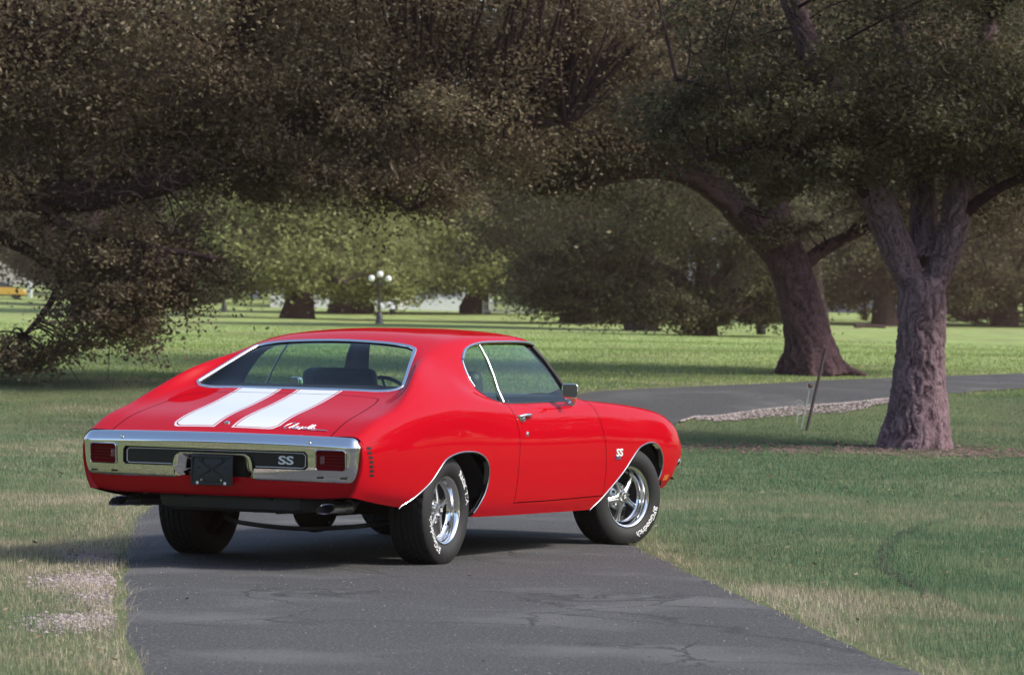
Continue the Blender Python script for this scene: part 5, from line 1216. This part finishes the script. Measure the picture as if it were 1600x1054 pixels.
make_wheel(R(0), 0, (-1.40, -.772, .316), -1)
make_wheel(R(-100), R(-20), (1.455, -.782, .308), -1)
make_wheel(R(-30), 0, (-1.40, .772, .316), 1)
make_wheel(R(40), R(-20), (1.42, .775, .308), 1)
for s in (1, -1):
    for x0 in (-1.42, 1.42):
        mb = MB(); V = []; F = []; n = 26
        for i in range(n+1):
            a = R(180*i/n)
            for y in (.50, .905): V.append((x0+.45*math.cos(a)*1.12, s*y, .37+.32*math.sin(a)))
        for i in range(n): F.append((2*i, 2*i+1, 2*i+3, 2*i+2))
        mb.add(V, F); mb.obj('wheel_well', M_DARK, CAR)

# ---- underbody
mb = MB()
mb.box((-.35, 0, .335), (1.2, 1.60, .10)); mb.box((.55, 0, .335), (.9, 1.5, .10)); mb.box((1.35, 0, .42), (1.0, .9, .2)); mb.box((-1.5, 0, .47), (1.2, .98, .10)); mb.box((-2.25, 0, .50), (.55, 1.55, .10)); mb.box((2.1, 0, .42), (.5, 1.4, .08))
mb.obj('floor_pan', M_DARK, CAR, False)
for s in (1, -1):
    mb = MB(); mb.tube([(-1.0, s*.60, .27), (.9, s*.60, .27)], .035, 8); mb.obj('frame_rail', M_DARK, CAR)
mb = MB(); mb.box((-2.27, -.02, .388), (.48, .94, .145), None, .065); tank = mb.obj('fuel_tank', M_TANK, CAR)
for y in (-.30, .25):
    mb = MB(); mb.tube([(-2.52, y, .41), (-2.44, y, .318), (-2.1, y, .314)], .010, 6); mb.obj('tank_strap', M_DARK, tank)
mb = MB(); mb.tube([(-1.42, -.66, .316), (-1.42, -.2, .316), (-1.42, .2, .316), (-1.42, .66, .316)], .042, 12); ax = mb.obj('rear_axle', M_DARK, CAR)
mb = MB(); VV, FF = lathe([(0,.12),(.06,.118),(.10,.095),(.118,.06),(.122,.03),(.142,.028),(.142,-.004),(.12,-.01),(.06,-.12)], 32); mb.add([(-1.46-v[2], -.05+v[0], .300+v[1]) for v in VV], FF); df = mb.obj('differential', M_DARK, ax)
for k in range(10):
    a = 2*math.pi*k/10; mb = MB(); VV, FF = lathe([(0,.012),(.009,.010),(.010,0)], 6); mb.add([(-1.49-v[2], -.05+.132*math.cos(a)+v[0], .300+.132*math.sin(a)+v[1]) for v in VV], FF); mb.obj('cover_bolt', M_STEEL, df, False)
mb = MB(); mb.tube(smooth_path([(-1.25,.62,.27),(-1.55,.50,.225),(-1.62,.30,.20),(-1.62,0,.185),(-1.62,-.28,.20),(-1.55,-.48,.225),(-1.25,-.62,.27)], 40), .014, 8); mb.obj('sway_bar', M_STEEL, CAR)
for s in (1, -1):
    tp = smooth_path([(-1.0, s*.33, .30), (-1.25, s*.36, .40), (-1.48, s*.40, .44), (-1.75, s*.44, .35), (-2.0, s*.54, .345), (-2.25, s*.62, .355), (-2.38, s*.648, .36)], 30)
    mb = MB(); mb.tube(tp, .031, 12); ex_ = mb.obj('exhaust_pipe', M_STEEL, CAR)
    # flattened oval tip cut on the slant
    V = []; F = []; n = 24
    for k, (x, hw, hh) in enumerate(((-2.28,.034,.034),(-2.34,.038,.036),(-2.42,.050,.030),(-2.56,.055,.028),(-2.555,.049,.022),(-2.42,.044,.024))):
        for i in range(n):
            a = 2*math.pi*i/n; ca, sa = math.cos(a), math.sin(a)
            V.append((x+(.045*sa if k in (3, 4) else 0)*1.0, s*.668+hw*math.copysign(abs(ca)**.7, ca), .356+hh*math.copysign(abs(sa)**.8, sa)))
    for k in range(5):
        for i in range(n): F.append((k*n+i, k*n+(i+1) % n, (k+1)*n+(i+1) % n, (k+1)*n+i))
    mesh_obj('exhaust_tip', V, F, pmat('chromed tip', (.45, .45, .47), .2, .9, noise=.3, nscale=30), ex_, True, 50)
    mb = MB(); mb.tube([(-2.26, s*.660, .357), (-2.225, s*.648, .357)], .040, 14); mb.obj('exhaust_clamp', M_STEEL, ex_)
    mb = MB(); mb.tube([(-1.42, s*.52, .38), (-1.38, s*.50, .60)], .035, 10); mb.obj('shock_absorber', M_DARK, CAR)
mb = MB(); mb.tube(smooth_path([(-.9,-.33,.24),(0,-.33,.235),(.8,-.3,.25)], 12), .032, 8); mb.tube(smooth_path([(-.9,.33,.24),(0,.33,.235),(.8,.3,.25)], 12), .032, 8); mb.obj('front_pipes', M_DARK, CAR)

# ---- cabin
mb = MB(); mb.box((-.2, 0, .43), (2.2, 1.5, .06)); mb.obj('cabin_floor', M_BLK, CAR, False)
mb = MB(); mb.box((-1.46, 0, .965), (.52, 1.36, .03), Matrix.Rotation(R(-2), 3, 'Y')); mb.obj('parcel_shelf', M_TRIM, CAR, False)
def cushion(name, c, d, rot=None, bev=.05):
    mb = MB(); mb.box(c, d, rot, bev); return mb.obj(name, M_TRIM, CAR, True, 60)
cushion('rear_seat_cushion', (-.90, 0, .60), (.50, 1.30, .18)); cushion('rear_seat_back', (-1.17, 0, .82), (.16, 1.30, .42), Matrix.Rotation(R(-16), 3, 'Y'))
for s in (1, -1):
    cushion('front_seat_cushion', (.02, s*.36, .58), (.52, .54, .20)); sb = cushion('front_seat_back', (-.30, s*.36, .85), (.13, .50, .56), Matrix.Rotation(R(-14), 3, 'Y'))
    mb = MB(); mb.box((-.385, s*.36, 1.075), (.10, .34, .10), Matrix.Rotation(R(-14), 3, 'Y'), .035); mb.obj('headrest', M_TRIM, sb)
    mb = MB(); mb.box((.02, s*.80, .70), (1.15, .05, .42), None, .02); mb.obj('door_card', M_TRIM, CAR)
    mb = MB(); mb.box((.02, s*.765, .86), (.95, .06, .05), None, .02); mb.obj('arm_rest', M_TRIM, CAR)
mb = MB(); mb.box((.72, 0, .87), (.34, 1.52, .20), None, .05); mb.obj('dashboard', M_TRIM, CAR)
sw = [(0, .19*math.cos(a), .19*math.sin(a)) for a in np.linspace(0, 2*math.pi, 40, endpoint=False)]
rm = Matrix.Rotation(R(-28), 3, 'Y'); sc_ = Vector((.36, .37, .895))
mb = MB(); mb.tube([(sc_+rm @ Vector(p))[:] for p in sw], .0125, 8, closed=True); swo = mb.obj('steering_wheel', M_BLK, CAR)
mb = MB()
for a in (R(90), R(200), R(340)): mb.tube([(sc_+rm @ Vector((.03, 0, 0)))[:], (sc_+rm @ Vector((0, .185*math.cos(a), .185*math.sin(a))))[:]], .009, 6)
mb.tube([sc_[:], (sc_+Vector((.35, 0, -.18)))[:]], .03, 8); mb.obj('steering_column', M_BLK, swo)
mb = MB(); mb.box((.47, 0, 1.225), (.02, .22, .06), None, .008); mb.obj('rear_view_mirror', M_BLK, CAR)
# ------------------------------------------------------------------ things in the park
M_PWHITE = pmat('white house paint', (.78, .79, .80), .6, noise=.06, nscale=2); M_ROOF = pmat('grey shingle', (.16, .15, .15), .9, noise=.3, nscale=4); M_PANE = pmat('dark window pane', (.05, .06, .08), .1, spec=.6)
M_IRON = pmat('dark lamp iron', (.030, .026, .040), .45); M_GLOBE = pmat('opal globe', (.86, .86, .88), .25, 0, .6); M_BIN = pmat('black barrel plastic', (.012, .012, .013), .5)
def lamp(loc, label, h=3.0):
    root = tag(empty('street_lamp', loc), label, 'lamp post')
    mb = MB(); mb.lathe([(.24,0),(.24,.10),(.20,.14),(.17,.50),(.12,.62),(.13,.66),(.085,.72)], 16); mb.obj('base', M_IRON, root)
    mb = MB(); mb.lathe([(.085,.70),(.06,1.2),(.05,h-.55),(.07,h-.52),(.07,h-.46),(.04,h-.42),(.035,h-.25)], 14); mb.obj('post', M_IRON, root)
    mb = MB(); dx = .46*np.array([RH[0], RH[1]])
    for s in (1, -1): mb.tube(smooth_path([(0, 0, h-.50), (dx[0]*s*.6, dx[1]*s*.6, h-.58), (dx[0]*s, dx[1]*s, h-.44)], 10), .03, 8)
    mb.obj('arm', M_IRON, root)
    for k, (q, z) in enumerate(((0, h), (1, h-.24), (-1, h-.24))):
        mb = MB(); mb.lathe([(0,-.175)]+[(.178*math.cos(a), .178*math.sin(a)) for a in np.linspace(-1.35, 1.5, 14)]+[(0,.178)], 20, c=(dx[0]*q, dx[1]*q, z)); g = mb.obj('globe', M_GLOBE, root)
        mb = MB(); mb.lathe([(.04,-.26),(.10,-.22),(.10,-.18)], 12, c=(dx[0]*q, dx[1]*q, z)); mb.obj('globe_collar', M_IRON, g)
    return root
def gq(u, v): return ground(u, v)+np.array([0, 0, GZ0])
lamp(world(212, -7.29, GZ0), 'three-globe lamp post standing clear above the car roof', 2.75)
lamp(gq(350, 488), 'three-globe lamp post with its globes lost among leaves', 3.0)
lamp(gq(426, 475), 'three-globe lamp post half hidden behind the stout pale oak', 2.9)
def bin_(loc, label, r=.2, h=.46):
    root = tag(empty('litter_barrel', loc), label, 'barrel'); mb = MB(); mb.lathe([(0,0),(r*.86,0),(r*.9,.03),(r*.97,h*.33),(r,h*.36),(r*.97,h*.4),(r*.99,h*.66),(r*1.03,h*.69),(r*1.0,h*.73),(r*1.02,h),(r*.95,h),(r*.9,h*.5),(0,h*.45)], 20); mb.obj('drum', M_BIN, root)
    mb = MB(); mb.lathe([(r*1.0,h-.01),(r*1.06,h),(r*1.06,h+.025),(r*.95,h+.025)], 20); mb.obj('rim', M_BIN, root); return root
bin_(gq(1189, 522), 'black litter barrel between the dark oak and the leaning trunk', .19, .40)
bin_(gq(613, 491), 'small black litter barrel right of the globe lamp', .21, .36)
# reflector stakes and a leaning steel post on the bank
def stake(u, v, ut, vt, label, disc, mat, rad=.010, face=True):
    b0 = ground(u, v)+np.array([0, 0, GZ0-.05]); D = np.dot(b0-CAM, FW); top = CAM+(FW+RT*(ut-800)/FPX-UP*(vt-527)/FPX)*D
    root = tag(empty('reflector_stake', b0), label, 'marker stake'); d = top-b0
    mb = MB(); mb.tube([(0, 0, 0), tuple(d*.5), tuple(d)], rad, 8); mb.obj('rod', mat, root)
    if disc:
        q = Vector(-FW).to_track_quat('Z', 'Y').to_matrix(); V, F = lathe([(0,.006),(disc*.75,.006),(disc*.78,.012),(disc,.012),(disc,-.010),(0,-.010)], 24) if face else lathe([(disc*.72,.008),(disc,.008),(disc,-.008),(disc*.72,-.008)], 24, True)
        me = [tuple(q @ Vector(v)+Vector(d)) for v in V]; hd = mesh_obj('reflector_rim', me, F, M_STK if face else M_STK, root, True, 40)
        if face:
            V, F = lathe([(0,.010),(disc*.74,.010),(disc*.74,.004)], 20); mesh_obj('reflector_face', [tuple(q @ Vector(v)+Vector(d)) for v in V], F, pmat('rusty reflector', (.16, .075, .06), .5), hd)
    return root
M_STK = pmat('galvanised stake', (.50, .50, .47), .45, .5); M_RST = pmat('rusted post steel', (.075, .055, .06), .8, noise=.3, nscale=30)
stake(1250, 670, 1266, 602, 'thin pale stake carrying a rusty round reflector', .046, M_STK, .010)
stake(1243, 660, 1249, 629, 'short stake topped by an empty reflector ring', .044, M_STK, .008, False)
b0 = ground(1258, 671)+np.array([0, 0, GZ0-.1]); D = np.dot(b0-CAM, FW); top = CAM+(FW+RT*(1290-800)/FPX-UP*(545-527)/FPX)*D; d = top-b0
root = tag(empty('steel_post', b0), 'dark rusted steel post leaning right behind the reflector stakes', 'post'); mb = MB(); mb.tube([(0, 0, 0), tuple(d)], .022, 6); mb.obj('shaft', M_RST, root)
mb = MB(); q = np.array([-RH[0]*.0, 0, 0]); mb.tube([tuple(np.array([FH[0]*-.02, FH[1]*-.02, 0])), tuple(d+np.array([FH[0]*-.02, FH[1]*-.02, 0]))], .010, 4); mb.obj('flange', M_RST, root)
# white house behind the pale oaks, its porch facing the lawn (local x = right, y = away)
def wall_with(parent, name, x0, x1, z0, z1, y, t, mat):
    mb = MB(); mb.box(((x0+x1)/2, y, (z0+z1)/2), (x1-x0, t, z1-z0)); return mb.obj(name, mat, parent, False)
h = tag(empty('white_house', world(286, -9.2, -.3), RZ), 'white porched house half hidden by the pale oaks', 'house')
wall_with(h, 'wall', -6.5, 7.5, 0, 3.4, 3.0, .3, M_PWHITE); wall_with(h, 'foundation', -8.7, 7.7, -.6, 1.25, .0, .4, M_PWHITE)
mb = MB(); mb.box((.5, 1.6, .85), (14.2, 3.0, .12)); mb.obj('porch_floor', M_PWHITE, h, False)
mb = MB(); mb.box((.5, .2, 3.5), (14.4, .3, .34)); mb.obj('porch_beam', M_PWHITE, h, False)
for x in (-6.3, -3.9, -1.5, 1.4, 3.6, 5.5, 7.3):
    mb = MB(); mb.lathe([(.20,.9),(.20,1.0),(.15,1.05),(.13,3.2),(.18,3.26),(.20,3.34)], 14, c=(x, .2, 0)); mb.obj('column', M_PWHITE, h)
for x0, x1 in ((-6.2,-4.0),(-3.8,-1.6),(1.5,3.5),(3.7,5.4),(5.6,7.2)):
    mb = MB(); mb.box(((x0+x1)/2, .2, 1.75), (x1-x0, .06, .07)); mb.box(((x0+x1)/2, .2, 1.12), (x1-x0, .05, .06))
    for k in range(14): mb.box((x0+(x1-x0)*(k+.5)/14, .2, 1.43), (.035, .035, .58))
    mb.obj('railing', M_PWHITE, h, False)
for x in (-5.2, -2.8, 2.4, 5.6):
    w = MB(); w.box((x, 2.83, 2.2), (1.1, .06, 1.7)); wo = w.obj('window', M_PWHITE, h, False)
    for dx in (-.26, .26):
        for dz in (-.4, .4): w = MB(); w.box((x+dx, 2.795, 2.2+dz), (.46, .02, .72)); w.obj('pane', M_PANE, wo, False)
w = MB(); w.box((0, 2.83, 2.0), (1.1, .06, 2.2)); do = w.obj('door', pmat('grey door paint', (.22, .25, .30), .5), h, False); w = MB(); w.box((.4, 2.79, 1.95), (.05, .04, .12)); w.obj('handle', M_BRIGHT, do, False)
mb = MB(); mb.prism([(-.4,3.6),(9.4,3.6),(4.5,6.2)], 15.2, Matrix(((0,0,1,-7.1),(1,0,0,-.4),(0,1,0,0),(0,0,0,1)))); mb.obj('roof', M_ROOF, h, False)
for k in range(4): mb = MB(); mb.box((0, -.25-.3*k, .62-.22*k), (1.9, .32, .22)); mb.obj('step', M_PWHITE, h, False)
h = tag(empty('pale_house', world(330, 24, -.3), RZ), 'pale lilac house glimpsed behind the leaning trunk', 'house')
M_LIL = pmat('pale lilac siding', (.46, .44, .52), .7)
wall_with(h, 'wall', -9, 9, 0, 6.2, 2, .3, M_LIL)
for x in (-7, -4, -1, 2, 5, 8):
    for z in (1.7, 4.6):
        w = MB(); w.box((x, 1.83, z), (1.1, .06, 1.6)); wo = w.obj('window', M_PWHITE, h, False)
        for dz in (-.37, .37): w = MB(); w.box((x, 1.79, z+dz), (.9, .02, .66)); w.obj('pane', M_PANE, wo, False)
mb = MB(); mb.prism([(1,6.2),(11,6.2),(6,9.2)], 19, Matrix(((0,0,1,-9.5),(1,0,0,0),(0,1,0,0),(0,0,0,1)))); mb.obj('roof', M_ROOF, h, False)
# low white picket fence right of the house
fn_ = tag(empty('picket_fence', gq(755, 490), RZ), 'short white picket fence right of the white house', 'fence')
for x in (0, 1.7, 3.4): mb = MB(); mb.box((x, 0, .45), (.14, .14, 1.0)); mb.obj('post', M_PWHITE, fn_, False)
for z in (.22, .72): mb = MB(); mb.box((1.7, .0, z), (3.4, .05, .08)); mb.obj('rail', M_PWHITE, fn_, False)
pk = MB(); pk.prism([(-.04,.05),(.04,.05),(.04,.82),(0,.88),(-.04,.82)], .02, Matrix(((1,0,0,0),(0,0,1,-.05),(0,1,0,0),(0,0,0,1))))
p0_ = pk.obj('picket', M_PWHITE, fn_, False); p0_.location = (.17, 0, 0)
for k in range(1, 18):
    c = p0_.copy(); COL.objects.link(c); c.parent = fn_; c.location = (.17+k*.18, 0, 0)
# far yellow car at the left edge, side on
yc = tag(empty('yellow_car', gq(0, 466), RZ), 'small yellow car parked far off beyond the left oak', 'car'); M_YEL = pmat('yellow paint', (.72, .42, .06), .35, 0, .8)
prof = [(-2.1,.35),(-2.1,.80),(-1.3,.92),(1.0,.92),(1.9,.78),(2.1,.55),(2.1,.35)]; mb = MB(); mb.prism(prof, 1.6, Matrix(((1,0,0,0),(0,0,1,-.8),(0,1,0,0),(0,0,0,1)))); mb.obj('body', M_YEL, yc, False)
mb = MB(); mb.prism([(-1.6,.921),(-1.0,1.36),(.2,1.38),(1.0,.921)], 1.4, Matrix(((1,0,0,0),(0,0,1,-.7),(0,1,0,0),(0,0,0,1)))); mb.obj('cabin', M_PANE, yc, False)
for x in (-1.3, 1.3):
    for y in (-.78, .6): mb = MB(); mb.lathe([(0,0),(.20,.0),(.22,-.02),(.32,-.01),(.33,.08),(.31,.18),(0,.18)], 22, 'y', (x, y, .33)); mb.obj('wheel', M_RUB, yc)
# white gate posts by the yellow car, red and white figure on the lawn, tan bench
for u, v, hh, lb in ((47, 464, 1.75, 'tall white gate pillar beside the far yellow car'), (13, 455, 1.1, 'low white gate pillar behind the far yellow car')):
    r_ = tag(empty('gate_pillar', gq(u, v), RZ), lb, 'pillar'); mb = MB(); mb.box((0, 0, hh/2-.1), (.34, .34, hh), None, .02); mb.obj('shaft', M_PWHITE, r_); mb = MB(); mb.box((0, 0, hh-.06), (.44, .44, .12), None, .03); mb.obj('cap', M_PWHITE, r_)
og = tag(empty('lawn_ornament', gq(400, 466), RZ), 'red and white lawn ornament standing under the pale oaks', 'ornament'); M_RPL = pmat('faded red plastic', (.55, .02, .05), .5)
mb = MB(); mb.lathe([(0,0),(.36,0),(.34,.15),(.22,.6),(.16,.95),(.10,1.2),(0,1.22)], 16); mb.obj('body', M_PWHITE, og); mb = MB(); mb.lathe([(0,1.12),(.15,1.18),(.18,1.32),(.13,1.46),(0,1.52)], 14); mb.obj('head', M_PWHITE, og)
for s in (1, -1): mb = MB(); mb.tube(smooth_path([(s*.14,0,1.12),(s*.28,0,.85),(s*.34,-.05,.5)], 8), [.07,.09,.11,.12,.12,.12,.11,.09], 8); mb.obj('side_panel', M_RPL, og)
mb = MB(); mb.lathe([(.17,1.38),(.13,1.55),(.04,1.72),(0,1.74)], 14); mb.obj('cap', M_RPL, og)
bn_ = tag(empty('park_bench', gq(416, 467), RZ), 'tan slatted park bench beside the red and white ornament', 'bench'); M_TAN = pmat('tan boards', (.50, .38, .24), .7)
for k in range(3): mb = MB(); mb.box((0, -.15+.15*k, .45), (1.3, .12, .04)); mb.obj('seat_slat', M_TAN, bn_, False)
for k in range(3): mb = MB(); mb.box((0, .26, .56+.13*k), (1.3, .03, .10)); mb.obj('back_slat', M_TAN, bn_, False)
for s in (-.55, .55):
    mb = MB(); mb.box((s, -.18, .21), (.06, .06, .43)); mb.obj('leg', M_IRON, bn_, False); mb = MB(); mb.box((s, .29, .42), (.06, .06, .85)); mb.obj('leg', M_IRON, bn_, False)
# fallen log on the far lawn
lg = tag(empty('fallen_log', gq(1358, 512), RZ+.2), 'dark fallen log lying between the two big trunks', 'log'); V, F = limb_mesh([([(-.9,0,.10),(-.3,.05,.13),(.4,0,.12),(1.0,.06,.08)], .13, .09)], 12, .08, 5); mesh_obj('log_body', V, F, M_BARK2, lg)
V, F = limb_mesh([([(-.2,0,.15),(-.05,-.1,.32),(.05,-.15,.42)], .04, .02)], 6, 0, 5); mesh_obj('log_stub', V, F, M_BARK2, lg)
# ------------------------------------------------------------------ thin warm haze, added to lighten the dark foliage
mb = MB(); mb.box((0, 0, 17.0), (620, 110, 38)); hz = mesh_obj('haze', mb.V, mb.F, None, None, False)
hz.location = (CAM[0]+FH[0]*250, CAM[1]+FH[1]*250, 0); hz.rotation_euler = (0, 0, YAW); hz['kind'] = 'stuff'; hz['label'] = 'thin warm haze added to lighten the oaks'
mt = bpy.data.materials.new('haze air'); mt.use_nodes = True; nt = mt.node_tree; nt.nodes.clear(); out = nt.nodes.new('ShaderNodeOutputMaterial'); pv = nt.nodes.new('ShaderNodeVolumePrincipled')
pv.inputs['Color'].default_value = (.95, .66, .52, 1); pv.inputs['Density'].default_value = .0002; pv.inputs['Anisotropy'].default_value = .0
nt.links.new(pv.outputs[0], out.inputs['Volume']); hz.data.materials.append(mt)
S.cycles.volume_bounces = 0
